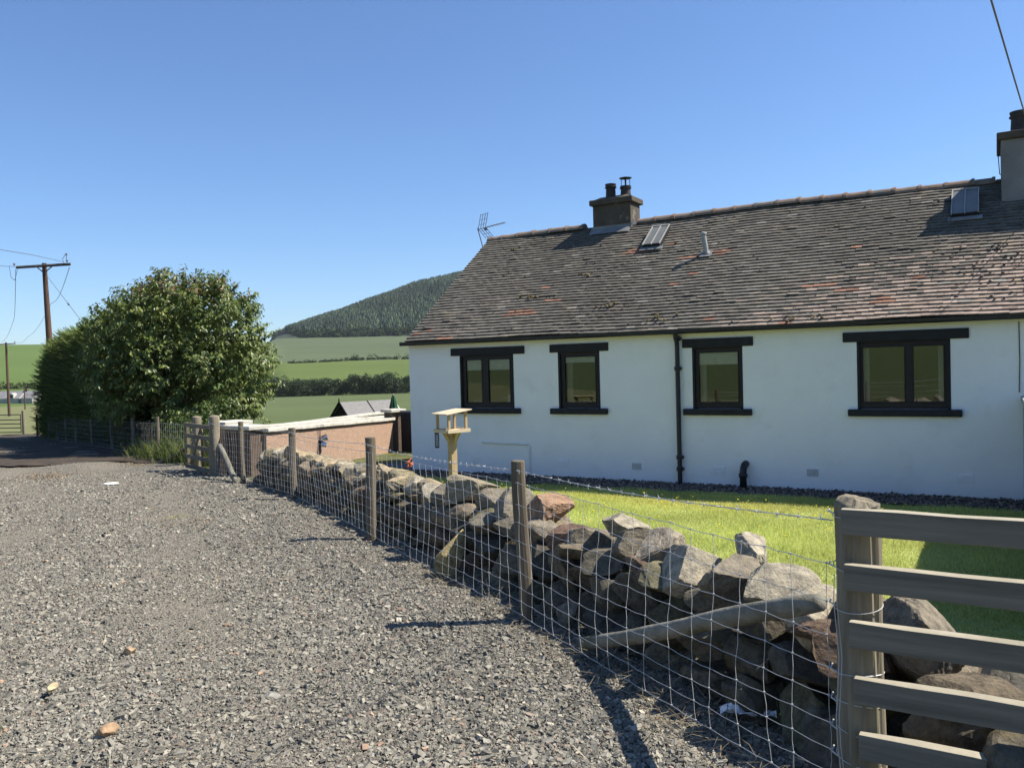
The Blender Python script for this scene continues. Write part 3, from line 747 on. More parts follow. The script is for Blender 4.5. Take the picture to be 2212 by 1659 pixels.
MB().tube([(9.585, 2.5, 4.84 + HZ), (9.57, 2.5, 4.6 + HZ), (9.585, 2.5, 4.35 + HZ), (9.6, 2.45, 4.33 + HZ)], .007, 6).build('cable', M_PIPE, st2)
rg = MB(); hspan(rg, (9.535, RY - .12, RZ - .25), (9.62, RY + .2, RZ - .02)); rg.build('party_wall', M_STACK, house)

# rooflights and vent pipe
M_RGLASS = mat('frosted_glass', [(.3, (.13, .135, .13)), (.7, (.18, .185, .175))], scale=3, rough=.5, spec=.3)
M_RBAR = plain('rooflight_bar', (.30, .30, .28), rough=.7)
for (s0, s1, y0, y1, lab) in ((3.912, 4.25, 2.10, 2.68, 'rooflight beside the near chimney'), (8.93, 9.305, 2.07, 2.73, 'rooflight in the shade of the tall chimney')):
    u0, u1 = roof_uy(y0), roof_uy(y1)
    def rb(mb, a_, b_, c_, d_, h0, h1):
        vs = [rp(a_, c_, h0), rp(b_, c_, h0), rp(b_, d_, h0), rp(a_, d_, h0), rp(a_, c_, h1), rp(b_, c_, h1), rp(b_, d_, h1), rp(a_, d_, h1)]
        mb.add(vs, [(0, 3, 2, 1), (4, 5, 6, 7), (0, 1, 5, 4), (1, 2, 6, 5), (2, 3, 7, 6), (3, 0, 4, 7)])
    f = MB(); rb(f, s0, s1, u0, u1, .0, .085); fr = f.build('rooflight', M_BLACK, house, bevel=.005); fr['label'] = lab
    sm = (s0 + s1) / 2
    for (a_, b_) in ((s0 + .02, sm - .010), (sm + .010, s1 - .02)):
        g = MB(); rb(g, a_, b_, u0 + .02, u1 - .03, .0865, .093); g.build('pane', M_RGLASS, fr)
    b = MB()
    for a_ in (s0 + .008, sm, s1 - .008): rb(b, a_ - .009, a_ + .009, u0 - .005, u1, .0872, .108)
    rb(b, s0 + .0175, s1 - .0175, u1 - .028, u1, .087, .106); b.build('glazing_bar', M_RBAR, fr)
    a = MB(); rb(a, s0 - .04, s1 + .05, u0 - .10, u0 - .0, .022, .04); a.build('apron', M_LEAD, fr)
b0 = np.array([5.21, 1.775, 3.46 + HZ]); tp = b0 + np.array([-.055, -.03, .33])
v = MB(); v.tube([b0 - (0, 0, .1), tp], .042, 14)
v.tube([tp + (0, 0, -.01), tp + (0, 0, .005), tp + (0, 0, .03), tp + (0, 0, .045)], [.050, .062, .056, .02], 14)
vp = v.build('vent_pipe', plain('grey_vent', (.30, .31, .30), rough=.6), house, smooth=False)
a = MB(); a.tube([b0 + (0, -.02, -.02), b0 + (-.01, -.02, .03)], [.075, .05], 12); a.add([rp(5.10, roof_uy(1.66), .036), rp(5.31, roof_uy(1.66), .036), rp(5.31, roof_uy(1.81), .036), rp(5.10, roof_uy(1.81), .036)], [(0, 1, 2, 3)]); a.build('collar', M_LEAD, vp)

# television aerial on the gable
ae = empty('television_aerial', hw(-.02, RY + .05, 3.85), HANG, 'small grey television aerial on a thin mast at the gable', 'aerial')
M_ALU = plain('aerial_metal', (.16, .17, .19), rough=.5, metal=.3)
dz0 = 3.85
def ap(s, z, y=0.0): return (s + .02, y, z - dz0)
MB().tube([ap(-.02, 3.92), ap(-.16, 4.10), ap(-.185, 4.17), ap(-.305, 4.60), ap(-.315, 4.66)], .012, 6).build('mast', M_ALU, ae)
b = MB(); b.tube([ap(-.34, 4.62), ap(.31, 4.715, .1)], .008, 5)
for q in range(6): t = .42 + q * .115; s_ = -.34 + .65 * t; z_ = 4.62 + .095 * t; b.tube([ap(s_, z_, .1 * t - .075), ap(s_, z_, .1 * t + .075)], .006, 5); b.box(ap(s_, z_ + .006, .1 * t), (.022, .03, .022))
b.box(ap(-.13, 4.62, .03), (.05, .07, .05)); b.build('boom', M_ALU, ae)
for sg, (ds, dz_) in (('u', (.075, .31)), ('d', (.19, -.22))):
    r_ = MB()
    for q in range(4): o_ = q * .062; r_.tube([ap(-.305 + o_, 4.635 + o_ * .12), ap(-.305 + o_ + ds, 4.635 + dz_ + o_ * .12)], .007, 5)
    for q in (.25, .6, .95): r_.tube([ap(-.305 + ds * q, 4.635 + dz_ * q), ap(-.305 + ds * q + .186, 4.635 + dz_ * q + .022)], .004, 4)
    r_.build('reflector', M_ALU, ae)

# gravel strip at the foot of the wall, lawn
M_STRIP = gravel_mat('strip_gravel', [(0, (.06, .048, .038)), (.4, (.13, .104, .083)), (.7, (.19, .152, .122)), (1, (.27, .22, .18))], (.12, .10, .085), cell=60)
gx, gy = np.meshgrid(np.linspace(-.4, 10.5, 220), np.linspace(-.72, .02, 26), indexing='ij')
gzv = -.325 + .012 * np.sin(gx * 9 + gy * 5) + rng.normal(0, .008, gx.shape) + .03 * sstep(-.35, 0, gy)
W3 = np.stack([C0[0] + HU[0] * gx + HI[0] * gy, C0[1] + HU[1] * gx + HI[1] * gy, gzv], -1).reshape(-1, 3)
ii, jj = np.meshgrid(np.arange(219), np.arange(25), indexing='ij'); q = ii * 26 + jj
strip = np_obj('gravel_strip', W3, np.stack([q, q + 1, q + 27, q + 26], -1).reshape(-1, 4)[:, ::-1], M_STRIP); tag(strip, kind='structure')
n = 9000
s_ = rng.uniform(-.4, 10.4, n); y_ = rng.uniform(-.72, -.01, n); sz = rng.uniform(.018, .045, n)
P = np.stack([C0[0] + HU[0] * s_ + HI[0] * y_, C0[1] + HU[1] * s_ + HI[1] * y_, -.315 + .03 * sstep(-.35, 0, y_) + rng.uniform(0, .02, n)], -1)
V, F, C = chips(P, sz, pick([(.15, .118, .095), (.22, .175, .145), (.095, .078, .064), (.30, .24, .19)], [4, 3, 3, 1], n), flat=.6)
tag(np_obj('strip_stones', V, F, M_CHIP, col=C), 'brown stone chips along the foot of the cottage wall', 'gravel', kind='stuff')

M_LAWNBASE = mat('lawn_soil', [(.3, (.26, .30, .09)), (.7, (.36, .40, .14))], scale=3, rough=1, bump=.6, bscale=40)
gx, gy = np.meshgrid(np.linspace(.3, 10.6, 160), np.linspace(-7.6, -.66, 110), indexing='ij')
wx = C0[0] + HU[0] * gx + HI[0] * gy; wy = C0[1] + HU[1] * gx + HI[1] * gy
inside = (wx - fence_x(wy) > .75) & (wy > 1.2)
W3 = np.stack([wx, wy, np.full(wx.shape, -.315) + .012 * np.sin(wx * 2.1) * np.cos(wy * 1.7)], -1).reshape(-1, 3)
ii, jj = np.meshgrid(np.arange(159), np.arange(109), indexing='ij'); q = (ii * 110 + jj)[inside[:-1, :-1]]
lawn = np_obj('lawn', W3, np.stack([q, q + 1, q + 111, q + 110], -1).reshape(-1, 4)[:, ::-1], M_LAWNBASE, smooth=True); tag(lawn, kind='structure')
n = 420000
s_ = rng.uniform(.55, 10.0, n); y_ = -.62 - 6.4 * rng.uniform(0, 1, n)
wx = C0[0] + HU[0] * s_ + HI[0] * y_; wy = C0[1] + HU[1] * s_ + HI[1] * y_
k = (wx - fence_x(wy) > .9) & (y_ < -.66 - .06 * np.sin(s_ * 5) - .05 * np.sin(s_ * 13)) & (wy > 3.2) & (wx < .66 * wy + .2); wx, wy = wx[k], wy[k]; n = len(wx)
P = np.stack([wx, wy, np.full(n, -.318) + .012 * np.sin(wx * 2.1) * np.cos(wy * 1.7)], -1)
D = np.stack([rng.normal(0, .42, n), rng.normal(0, .42, n), np.ones(n)], -1)
tuft = .8 + .35 * np.sin(wx * 3.3 + np.sin(wy * 2.2) * 2) * np.sin(wy * 2.9 + wx)
V, F = blades(P, D, rng.uniform(.03, .075, n) * tuft, rng.uniform(.004, .0085, n))
pat = (.5 + .5 * np.sin(wx * 1.3 + 2 * np.sin(wy * .9)) * np.sin(wy * 1.6))[:, None]
C = pick([(.62, .68, .21), (.70, .74, .26), (.50, .58, .16), (.76, .72, .38)], [5, 4, 3, .8], n, .15) * (1 - .2 * pat) + pat * np.array([.03, .02, .01])
dry = np.exp(-((s_[k] - 6.0) / 1.5) ** 2 - ((y_[k] + 1.5) / .5) ** 2) + .5 * np.clip(np.sin(wx * .8 + 1) * np.sin(wy * 1.1 + wx * .4) - .45, 0, 1)
C = C * (1 - .10 * np.sin(wx * 2.7 + 3 * np.sin(wy * .6)) * np.sin(wy * 2.3))[:, None] + dry[:, None] * np.array([.10, .01, .0])
tag(np_obj('lawn_grass', V, F, M_BLADE, col=np.repeat(C, 3, 0)), 'bright short grass of the cottage lawn', 'grass', kind='stuff')
n = 260                                                            # yellow flower heads in the grass
s_ = rng.uniform(.8, 9.5, n); y_ = -.95 - 2.6 * rng.uniform(0, 1, n) ** 1.6
P = [(*(C0 + HU * a_ + HI * b_), -.262 + rng.uniform(0, .03), rng.uniform(.008, .014), .6) for a_, b_ in zip(s_, y_) if (C0 + HU * a_ + HI * b_)[0] - fence_x((C0 + HU * a_ + HI * b_)[1]) > 1.0]
V, F, C = lumps(P, np.tile([.75, .60, .04], (len(P), 1)))
tag(np_obj('lawn_flowers', V, F, attr_mat('petals', nscale=5), col=C), 'scattered yellow flowers in the lawn', 'flowers', kind='stuff')

# low dividing wall at the far end of the lawn
gw = MB(); gw.span((0, -6.0, -.4), (.16, -.02, 1.32)); gw.span((-.02, -6.02, 1.322), (.18, -.02, 1.40))
o = gw.build('garden_wall', mat('grey_wall_render', [(.3, (.34, .34, .33)), (.7, (.46, .45, .43))], scale=4, bump=.4, rough=.9), bevel=.01)
o.location = hw(9.79, 0, -.34); o.rotation_euler = (0, 0, HANG)
tag(o, 'low grey rendered wall standing out from the cottage front at the edge of the lawn', 'wall')
# ------------------------------------------------------------------ dry stone wall behind the fence
def rocks(n_or_dims, sub=3, cuts=9, rough_=1.0):
    """one angular field stone of half-size dims as (V, F): a ball split along random planes, then chipped"""
    v0, f0 = ICO[sub]; v = v0.copy(); soft = cuts <= 4
    for _ in range(cuts if soft else int(cuts * 1.5)):
        nrm = unit(rng.normal(0, 1, 3)); d = rng.uniform(.44, .78)
        h = v @ nrm; v = v - np.maximum(h - d, 0)[:, None] * nrm[None] * (.9 if soft else .97)
    nz = np.zeros(len(v0))
    for fq, am in ((3.5, .030), (8, .024), (17, .014), (34, .008)):
        A_ = rng.normal(0, 1, (3, 3)) * fq * .6; q = v0 @ A_ + rng.uniform(0, 6, 3)
        w_ = np.sin(q[:, 0] + .7 * np.sin(q[:, 1])) * np.sin(q[:, 1] + .5 * np.sin(q[:, 2])) + .6 * np.sin(q[:, 2])
        nz += am * (w_ if fq < 6 else .8 - 1.3 * np.abs(w_))
    v = v * (1 + (.45 if soft else 1.0) * nz * rough_)[:, None]
    v = v / np.abs(v).max(0)
    return v * np.array(n_or_dims)[None], f0
M_STONE = mat('field_stone', [(.30, (.26, .25, .235)), (.44, (.66, .645, .60)), (.62, (1.25, 1.20, 1.06))], scale=15, detail=12, nrough=.78, attr=True, rough=.95, bump=.8, bscale=60, dist=.012, spec=.12,
              second=(3.5, .60, .72, (.85, .74, .46)))
def rock_obj(name, dims, c, ang, col, parent=None, sub=3, cuts=9, smooth=False, split=None):
    v, f = rocks(dims, sub, cuts)
    M = np.array(Matrix.Rotation(ang[2], 3, 'Z') @ Matrix.Rotation(ang[1], 3, 'Y') @ Matrix.Rotation(ang[0], 3, 'X'))
    v = v @ M.T
    if split is not None:                                          # a broad cleaved face
        nrm = unit(np.array(split) + rng.normal(0, .16, 3)); h = v @ nrm; d = h.max() * rng.uniform(.50, .70); v = v - np.maximum(h - d, 0)[:, None] * nrm[None] * .96
        v = v + nrm[None] * (h.max() - d) * .22
    return np_obj(name, v + np.array(c), f, M_STONE, parent, col=np.tile(col, (len(v), 1)), smooth=smooth)
STC = [(.128, .115, .094), (.155, .142, .117), (.105, .099, .087), (.175, .148, .114), (.140, .103, .080), (.150, .142, .098)]
def fdir(y):
    a = np.array([fence_x(y + .2), y + .2]) - np.array([fence_x(y - .2), y - .2]); return a / np.linalg.norm(a)
def wpos(y, off):
    d = fdir(y); return np.array([fence_x(y), y]) + np.array([d[1], -d[0]]) * off
WTOP = lambda y: np.interp(y, [1.5, 2.9, 3.6, 4.6, 5.3, 6.0, 7.0, 8.5, 11, 13.6, 14.6], [.62, .64, .66, .66, .58, .62, .58, .50, .40, .36, .24])
WOFF = lambda y: np.interp(y, [2, 6, 10, 14], [.53, .52, .46, .42])
wallR = empty('dry_stone_wall', (0, 0, 0), 0, 'low rough wall of piled field stones behind the wire fence', 'wall')
Vs = []; Fs = []; Cs = []
y = 2.35
cores = 0
while y < 14.4:                                                     # lower courses
    top = WTOP(y) - .16; zg = min(g1(*wpos(y, -.1)), 0) - .05
    wdt = rng.uniform(.24, .40)
    for side in (-1, 1):
        z = zg
        while z < top - .06:
            h = rng.uniform(.17, .30); z1 = min(z + h, top + .03)
            lean = (z - zg) * .10
            c2 = wpos(y + rng.uniform(-.05, .05), WOFF(y) + side * (.16 - lean) + rng.uniform(-.035, .035))
            v, f = rocks((wdt * .60, rng.uniform(.15, .20), (z1 - z) * .60), 3 if y > 6.5 else 4, 8)
            M = np.array(Matrix.Rotation(math.atan2(*fdir(y)[::-1]) + rng.normal(0, .18), 3, 'Z') @ Matrix.Rotation(rng.normal(0, .14), 3, 'Y') @ Matrix.Rotation(rng.normal(0, .14), 3, 'X'))
            Fs.append(f + sum(len(q) for q in Vs)); Vs.append(v @ M.T + np.array([c2[0], c2[1], (z + z1) / 2]))
            Cs.append(np.tile(np.array(STC[rng.integers(0, 6)]) * rng.uniform(.75, 1.2), (len(v), 1)))
            z = z1 - .01
    y += wdt * .92 * (1 if y < 8 else 1.15)
np_obj('wall_courses', np.concatenate(Vs), np.concatenate(Fs), M_STONE, wallR, col=np.concatenate(Cs))
# cope stones, each its own: y, half sizes, lift, colour, extra offset, turn
def cope(y, dims, dz=0.0, col=None, off=0.0, tilt=0.0, turn=0.0, lab=None, cuts=8):
    c2 = wpos(y, WOFF(y) + off); ang = math.atan2(*fdir(y)[::-1])
    o = rock_obj('cope_stone', dims, (c2[0], c2[1], WTOP(y) - dims[2] + dz), (rng.normal(0, .10) + tilt, rng.normal(0, .11), ang + turn + rng.normal(0, .15)),
                 np.array(col if col is not None else STC[rng.integers(0, 6)]) * rng.uniform(.9, 1.15), wallR, sub=5 if y < 6 else 4 if y < 9 else 3, cuts=cuts, split=(.42, -.40, .80) if rng.uniform() < .72 else None)
    if lab: o['label'] = lab
GREY = (.315, .29, .24); TAN = (.345, .285, .20); RED = (.31, .205, .145); DK = (.20, .18, .15)
cope(2.95, (.20, .19, .17), .03, DK, -.02); cope(3.18, (.16, .17, .13), .00, (.24, .19, .16), .0); cope(3.36, (.13, .18, .15), .0, GREY, -.05)
cope(3.62, (.15, .20, .14), .01, GREY, -.02); cope(3.86, (.14, .2, .15), .03, DK, -.06); cope(3.98, (.12, .13, .12), .07, GREY, .18)
cope(4.18, (.17, .21, .17), .04, GREY, -.03, lab='large pale stone on top of the wall'); cope(4.48, (.13, .19, .16), .02, (.28, .25, .21), -.02); cope(4.70, (.13, .18, .13), .04, DK, .0)
cope(4.92, (.17, .15, .08), .06, GREY, .04, tilt=.22); cope(5.12, (.15, .19, .12), -.02, DK, -.04); cope(5.36, (.15, .2, .10), -.03, (.22, .15, .12), .0)
cope(5.80, (.20, .21, .17), .14, RED, .02, lab='big reddish stone standing up on the wall'); cope(5.66, (.13, .16, .12), -.02, DK, -.1)
cope(6.22, (.16, .2, .17), .06, DK, -.02); cope(6.55, (.13, .20, .15), .05, DK, .0)
cope(7.05, (.27, .26, .19), .12, (.25, .225, .175), .0, lab='largest boulder on top of the wall'); cope(7.45, (.15, .2, .16), .02, DK)
y = 7.78
while y < 14.3:
    l_ = rng.uniform(.12, .21); sd_ = rng.choice(4)
    cope(y, (l_ * .8, rng.uniform(.17, .25), rng.uniform(.10, .16)), rng.uniform(-.03, .07), [TAN, GREY, (.25, .22, .15), RED][rng.choice(4, p=[.35, .35, .22, .08])], rng.uniform(-.06, .06), tilt=rng.normal(0, .12), turn=rng.normal(0, .2))
    y += l_ * 1.32
# wall carries on to the right behind the slatted rails
def rpos(t, off=0.0):     # along the rails' line, t metres from the big post
    d = np.array([.85, -.53]); d = d / np.linalg.norm(d); return np.array([1.14, 2.76]) + d * t + np.array([-d[1], d[0]]) * off
Vs = []; Fs = []; Cs = []
for q in range(64):
    t = rng.uniform(.1, 2.6); off = rng.uniform(.42, .78); z = rng.uniform(-.02, .30)
    v, f = rocks((rng.uniform(.09, .17), rng.uniform(.10, .17), rng.uniform(.07, .12)), 3, 8)
    c2 = rpos(t, off); M = np.array(Matrix.Rotation(rng.uniform(0, 6), 3, 'Z') @ Matrix.Rotation(rng.normal(0, .2), 3, 'Y'))
    Fs.append(f + sum(len(x) for x in Vs)); Vs.append(v @ M.T + np.array([c2[0], c2[1], z])); Cs.append(np.tile(np.array(STC[rng.integers(0, 6)]), (len(v), 1)))
np_obj('wall_courses', np.concatenate(Vs), np.concatenate(Fs), M_STONE, wallR, col=np.concatenate(Cs))
for (t, off, z, dims, col, lab) in ((.62, .62, .40, (.34, .20, .12), (.50, .43, .32), 'long flat-topped stone behind the slatted rails'), (1.18, .62, .33, (.16, .17, .10), RED, None), (1.5, .66, .34, (.16, .18, .1), GREY, None), (1.85, .62, .33, (.2, .18, .12), DK, None), (.22, .58, .34, (.14, .16, .14), DK, None)):
    c2 = rpos(t, off); o = rock_obj('cope_stone', dims, (c2[0], c2[1], z), (.02, .10, -.55 + rng.normal(0, .05)), col, wallR, sub=4, cuts=6)
    if lab: o['label'] = lab

# loose boulders lying at the foot of the wall and fence
def loose(name, x, y, dims, ang, col, label, cat='stone', dz=0.0, group=None, sub=4, cuts=8, smooth=False):
    z = g1(x, y) + .03 + dims[2] * .8 + dz
    o = rock_obj(name, dims, (0, 0, 0), ang, col, None, sub=sub, cuts=cuts, smooth=smooth); o.location = (x, y, z)
    return tag(o, label, cat, group)
loose('leaning_stone', -.50, 6.50, (.15, .10, .23), (0, .28, .9), (.40, .33, .18), 'pointed yellowish stone leaning against the wire fence by the track', dz=-.03, cuts=11)
loose('boulder', 1.03, 3.74, (.095, .10, .12), (.2, .1, .3), (.17, .15, .12), 'rounded brown boulder at the wall foot beside the white litter', smooth=True, cuts=4)
loose('boulder', 1.24, 3.36, (.10, .09, .11), (0, 0, 1.3), (.15, .145, .135), 'smooth dark round boulder at the foot of the thick gate post', smooth=True, cuts=3)
loose('boulder', .62, 4.62, (.11, .09, .07), (.3, 0, .5), (.15, .14, .13), 'dark angular rock lying under the slanting wooden strut', cuts=9)
loose('boulder', .30, 5.0, (.06, .09, .12), (0, .4, .5), (.20, .19, .17), 'grey slab of rock propped beside the foot of the near fence post', cuts=9)
for (px, pyy, r_, col, lab) in ((280, 1407, .042, (.46, .34, .24), 'pinkish tan stone on the gravel in the middle of the track'), (113, 1487, .034, (.52, .43, .28), 'cream stone on the gravel near the left edge'),
                                (231, 1586, .050, (.40, .28, .19), 'brown rounded stone casting a dark shadow in the left foreground'), (585, 1500, .060, (.24, .24, .235), 'large flat grey chip in the middle of the gravel')):
    r3 = ray(px, pyy); t = (0.04 - EYE) / r3[2]
    loose('pebble', float(r3[0] * t), float(r3[1] * t), (r_, r_ * .8, r_ * (.62 if r_ < .055 else .3)), (.2, .1, px * .1), col, lab, dz=.005, sub=3)
r3 = ray(240, 1046); t = (-.30 - EYE) / r3[2]
ls = MB().lathe([(.0, 0), (.13, .0), (.135, .012), (.11, .024), (.03, .03)], (0, 0, 0), 18).build('white_lid', plain('white_enamel', (.75, .74, .70), rough=.5), None); ls.location = (float(r3[0] * t), float(r3[1] * t), g1(float(r3[0] * t), float(r3[1] * t)) + .045); ls.scale = (1, .8, 1)
tag(ls, 'small flat white lid lying on the gravel near the bend', 'lid')
# litter
vs = []; nu, nv = 10, 5
for a_ in range(nu):
    for b_ in range(nv):
        u_, v_ = a_ / (nu - 1), b_ / (nv - 1)
        vs.append((u_ * .24 - .12, (v_ - .5) * .07 * (1 - .4 * abs(u_ - .5)), .02 + .028 * math.sin(u_ * 9 + v_ * 3) ** 2 * (1 if u_ < .4 else .4) + .008 * math.sin(v_ * 8 + u_ * 4)))
lit = MB().add(vs, [(a_ * nv + b_, a_ * nv + b_ + 1, (a_ + 1) * nv + b_ + 1, (a_ + 1) * nv + b_) for a_ in range(nu - 1) for b_ in range(nv - 1)]).build('litter', plain('white_polythene', (.78, .79, .82), rough=.4), None)
so2 = lit.modifiers.new('thick', 'SOLIDIFY'); so2.thickness = .003
lit.location = (1.0, 3.62, .05); lit.rotation_euler = (0, 0, -.18); tag(lit, 'crumpled white plastic scrap lying at the foot of the stone wall', 'litter')

# ------------------------------------------------------------------ stock fence along the track
def wood(name, lo, hi, sc=7, stretch=(1, 1, .07), second=None, rough=.9, bump=.55):
    return mat(name, [(.25, lo), (.75, hi)], scale=sc, detail=9, stretch=stretch, rough=rough, bump=bump, bscale=sc * 4, dist=.006, spec=.15, second=second)
M_POST = wood('weathered_post', (.075, .062, .045), (.215, .180, .130), sc=26, second=(3.0, .55, .7, (.11, .11, .06)))
M_POST2 = wood('old_strainer', (.10, .088, .064), (.33, .285, .205), sc=20, second=(3.0, .54, .74, (.17, .165, .10)))
M_WIRE = mat('galvanised_wire', [(.3, (.40, .40, .395)), (.7, (.56, .56, .55))], scale=20, rough=.55, metal=.15, spec=.4)
def post_mesh(name, x, y, h, r, parent, lean=(0, 0), m=None, top='flat', n=12):
    z0 = g1(x, y) - .25; zt = g1(x, y) + h; pts = []; rad = []
    ph = random.uniform(0, 6)
    for q in range(13):
        t = q / 12; z = z0 + (zt - z0) * t
        pts.append((x + lean[0] * t * h + .006 * math.sin(t * 7 + ph), y + lean[1] * t * h + .006 * math.cos(t * 5 + ph), z)); rad.append(r * (1 - .06 * t + .02 * math.sin(t * 11 + ph)))
    if top == 'dome':
        lx, ly, lz = pts[-1]; pts += [(lx, ly, lz + .012), (lx, ly, lz + .024), (lx, ly, lz + .030)]; rad += [r * .90, r * .62, r * .25]
    mb = MB().tube(pts, rad, n)
    # weathered cross-section
    mb.v = [(vx + .05 * r * math.sin(vz * 3 + vx * 60), vy + .05 * r * math.cos(vy * 70 + vz * 4), vz) for vx, vy, vz in mb.v]
    return mb.build(name, m or M_POST, parent, smooth=(top == 'dome'), bevel=0 if top == 'dome' else .006)
fence = empty('stock_fence', (0, 0, 0), 0, 'long wire stock fence with round wooden posts running beside the stone wall', 'fence')
fp = []
for (x, y, h, r, ln) in ((.060, 5.135, 1.055, .046, (-.035, 0)), (-1.446, 8.307, 1.06, .056, (0, 0)), (-3.19, 11.94, 1.05, .056, (-.01, 0)), (-4.764, 14.525, 1.10, .050, (-.02, 0))):
    fp.append(post_mesh('fence_post', x, y, h, r, fence, ln))
sp_ = post_mesh('strainer_post', -5.78, 16.0, 1.17, .105, fence, (.0, 0), M_POST2, 'dome', 16)
b = MB(); e0 = np.array([.36, 4.56, g1(.36, 4.56) + .085]); e1 = np.array([1.10, 3.0, .735]); pts = []; rad = []
for q in range(14):
    t = q / 13; p = e0 + (e1 - e0) * t; p[2] += -.012 * math.sin(t * math.pi) * (1 - t) + .008 * math.sin(math.pi * max(0, t - .45) / .55) * (t > .45); pts.append(p); rad.append(.038 + .005 * t + .002 * math.sin(t * 20) - (.012 if q == 13 else 0))
M_STRUT = mat('bleached_strut', [(.3, (.10, .096, .074)), (.55, (.19, .18, .145)), (.8, (.32, .305, .26))], scale=9, stretch=(1, .4, 1), rough=.9, bump=.5, bscale=40, second=(5, .55, .66, (.09, .092, .045)))
b.tube(pts, rad, 14).build('strut', M_STRUT, fence, smooth=True)
st_ = MB(); e0 = np.array([-5.60, 15.75, g1(-5.6, 15.75) + .62]); e1 = np.array([-4.80, 14.3, g1(-4.8, 14.3) + .04])
st_.tube([e0 + (e1 - e0) * q / 6 + np.array([0, 0, .02 * math.sin(q)]) for q in range(7)], [.05, .052, .05, .054, .05, .052, .05], 12).build('strut', M_STRUT, fence, smooth=True)

HW = [.905, .775, .660, .550, .450, .355, .265, .180, .095]
def fence_pt(d, poly, cum):
    x = np.interp(d, cum, poly[:, 0]); y = np.interp(d, cum, poly[:, 1]); return x, y
def netting(parent, poly, name='wire_netting', r=.00135, step=.152, wob=1.0, hw=HW, off=-.058):
    poly = np.array(poly, float); seg = np.hypot(*np.diff(poly, axis=0).T); cum = np.concatenate([[0], np.cumsum(seg)])
    mb = MB(); n = int(cum[-1] / step); ds = np.linspace(.04, cum[-1] - .02, n)
    def xyz(d, h, k=0.0):
        x, y = fence_pt(d, poly, cum); i_ = min(np.searchsorted(cum, d, side='right') - 1, len(seg) - 1)
        t = (poly[i_ + 1] - poly[i_]) / seg[i_]; nrm = np.array([-t[1], t[0]])
        fr = (d - cum[i_]) / seg[i_]; bow = math.sin(fr * math.pi)
        o_ = -off + .02 * bow * math.sin(h * 5 + i_ * 2)
        return np.array([x + nrm[0] * o_ , y + nrm[1] * o_, g1(x, y) + .02 + h - .012 * bow])
    node = {}
    for q, d in enumerate(ds):
        sh = .010 * wob * math.sin(q * 1.7) + random.uniform(-.008, .008) * wob
        for k, h in enumerate(hw):
            sh += random.uniform(-.011, .011) * wob
            node[q, k] = (d + sh, h + random.uniform(-.004, .004))
    for k in range(len(hw)):
        pts = []
        for q in range(n):
            d, h = node[q, k]; pts.append(xyz(d, h))
            if q < n - 1:
                d2, h2 = node[q + 1, k]; pts.append(xyz((d + d2) / 2, (h + h2) / 2 - .004 * wob))
        mb.tube(pts, r * (1.25 if k in (0, len(hw) - 1) else 1.0), 4, cap=False)
    for q in range(n):
        pts = []
        for k in range(len(hw)):
            d, h = node[q, k]; pts.append(xyz(d, h))
            if k < len(hw) - 1:
                d2, h2 = node[q, k + 1]; pts.append(xyz((d + d2) / 2 + random.uniform(-.006, .006) * wob, (h + h2) / 2))
        mb.tube(pts, r * .9, 4, cap=False)
        for k in range(len(hw)): p = xyz(*node[q, k]); mb.box(p, (.007, .007, .006))
    return mb.build(name, M_WIRE, parent)
netting(fence, [(1.13, 2.82), (.045, 5.135), (-1.446, 8.307), (-3.19, 11.943), (-4.764, 14.525), (-5.74, 15.95)])
def barbed(parent, pts, hts, r=.0017, step=.105):
    P = [np.array([x, y, g1(x, y) + h]) for (x, y), h in zip(pts, hts)]
    mb = MB(); 
    for a_, b_ in zip(P[:-1], P[1:]):
        L_ = np.linalg.norm(b_ - a_); m = max(4, int(L_ / .06)); line = []
        for q in range(m + 1):
            t = q / m; p = a_ + (b_ - a_) * t; p = p + np.array([0, 0, -.035 * math.sin(math.pi * t) * min(1, L_ / 3.5)])
            line.append(p)
        for ph in (0, math.pi):
            mb.tube([p + np.array([.0022 * math.cos(q * 1.3 + ph), 0, .0022 * math.sin(q * 1.3 + ph)]) for q, p in enumerate(line)], r * .8, 4, cap=False)
        nb = int(L_ / step); dr = (b_ - a_) / L_
        for q in range(nb):
            t = (q + .5) / nb; p = a_ + (b_ - a_) * t + np.array([0, 0, -.035 * math.sin(math.pi * t) * min(1, L_ / 3.5)])
            mb.tube([p - dr * .008, p + dr * .008], r * 2.2, 5)
            for w_ in range(4):
                a = random.uniform(0, 6.28); v = np.array([math.cos(a) * .6, math.cos(a) * .4, math.sin(a)]) * .019 + dr * random.uniform(-.010, .010)
                mb.tube([p, p + v], [r * .9, r * .35], 4)
    return mb.build('barbed_wire', M_WIRE, parent)
O_ = -.055
barbed(fence, [(1.06, 2.76), (.005, 5.10), (-1.50, 8.28), (-3.245, 11.91), (-4.81, 14.50), (-5.86, 15.95)], [1.085, 1.0, 1.0, 1.0, 1.02, 1.05])
# a twist of orange twine on the top wire
tw_ = MB(); c = np.array([-.885, 7.02, g1(-.885, 7.02) + .885])
for q in range(7):
    a = rng.normal(0, 1, (5, 3)) * .017; a[0] = 0; tw_.tube([c + a[0], c + a[1], c + a[2] + (0, 0, .01), c + a[3]], .0045, 5)
tag(tw_.build('twine', plain('orange_twine', (.62, .16, .07), rough=.8), None), 'knotted scrap of orange twine caught on the fence wire', 'twine')

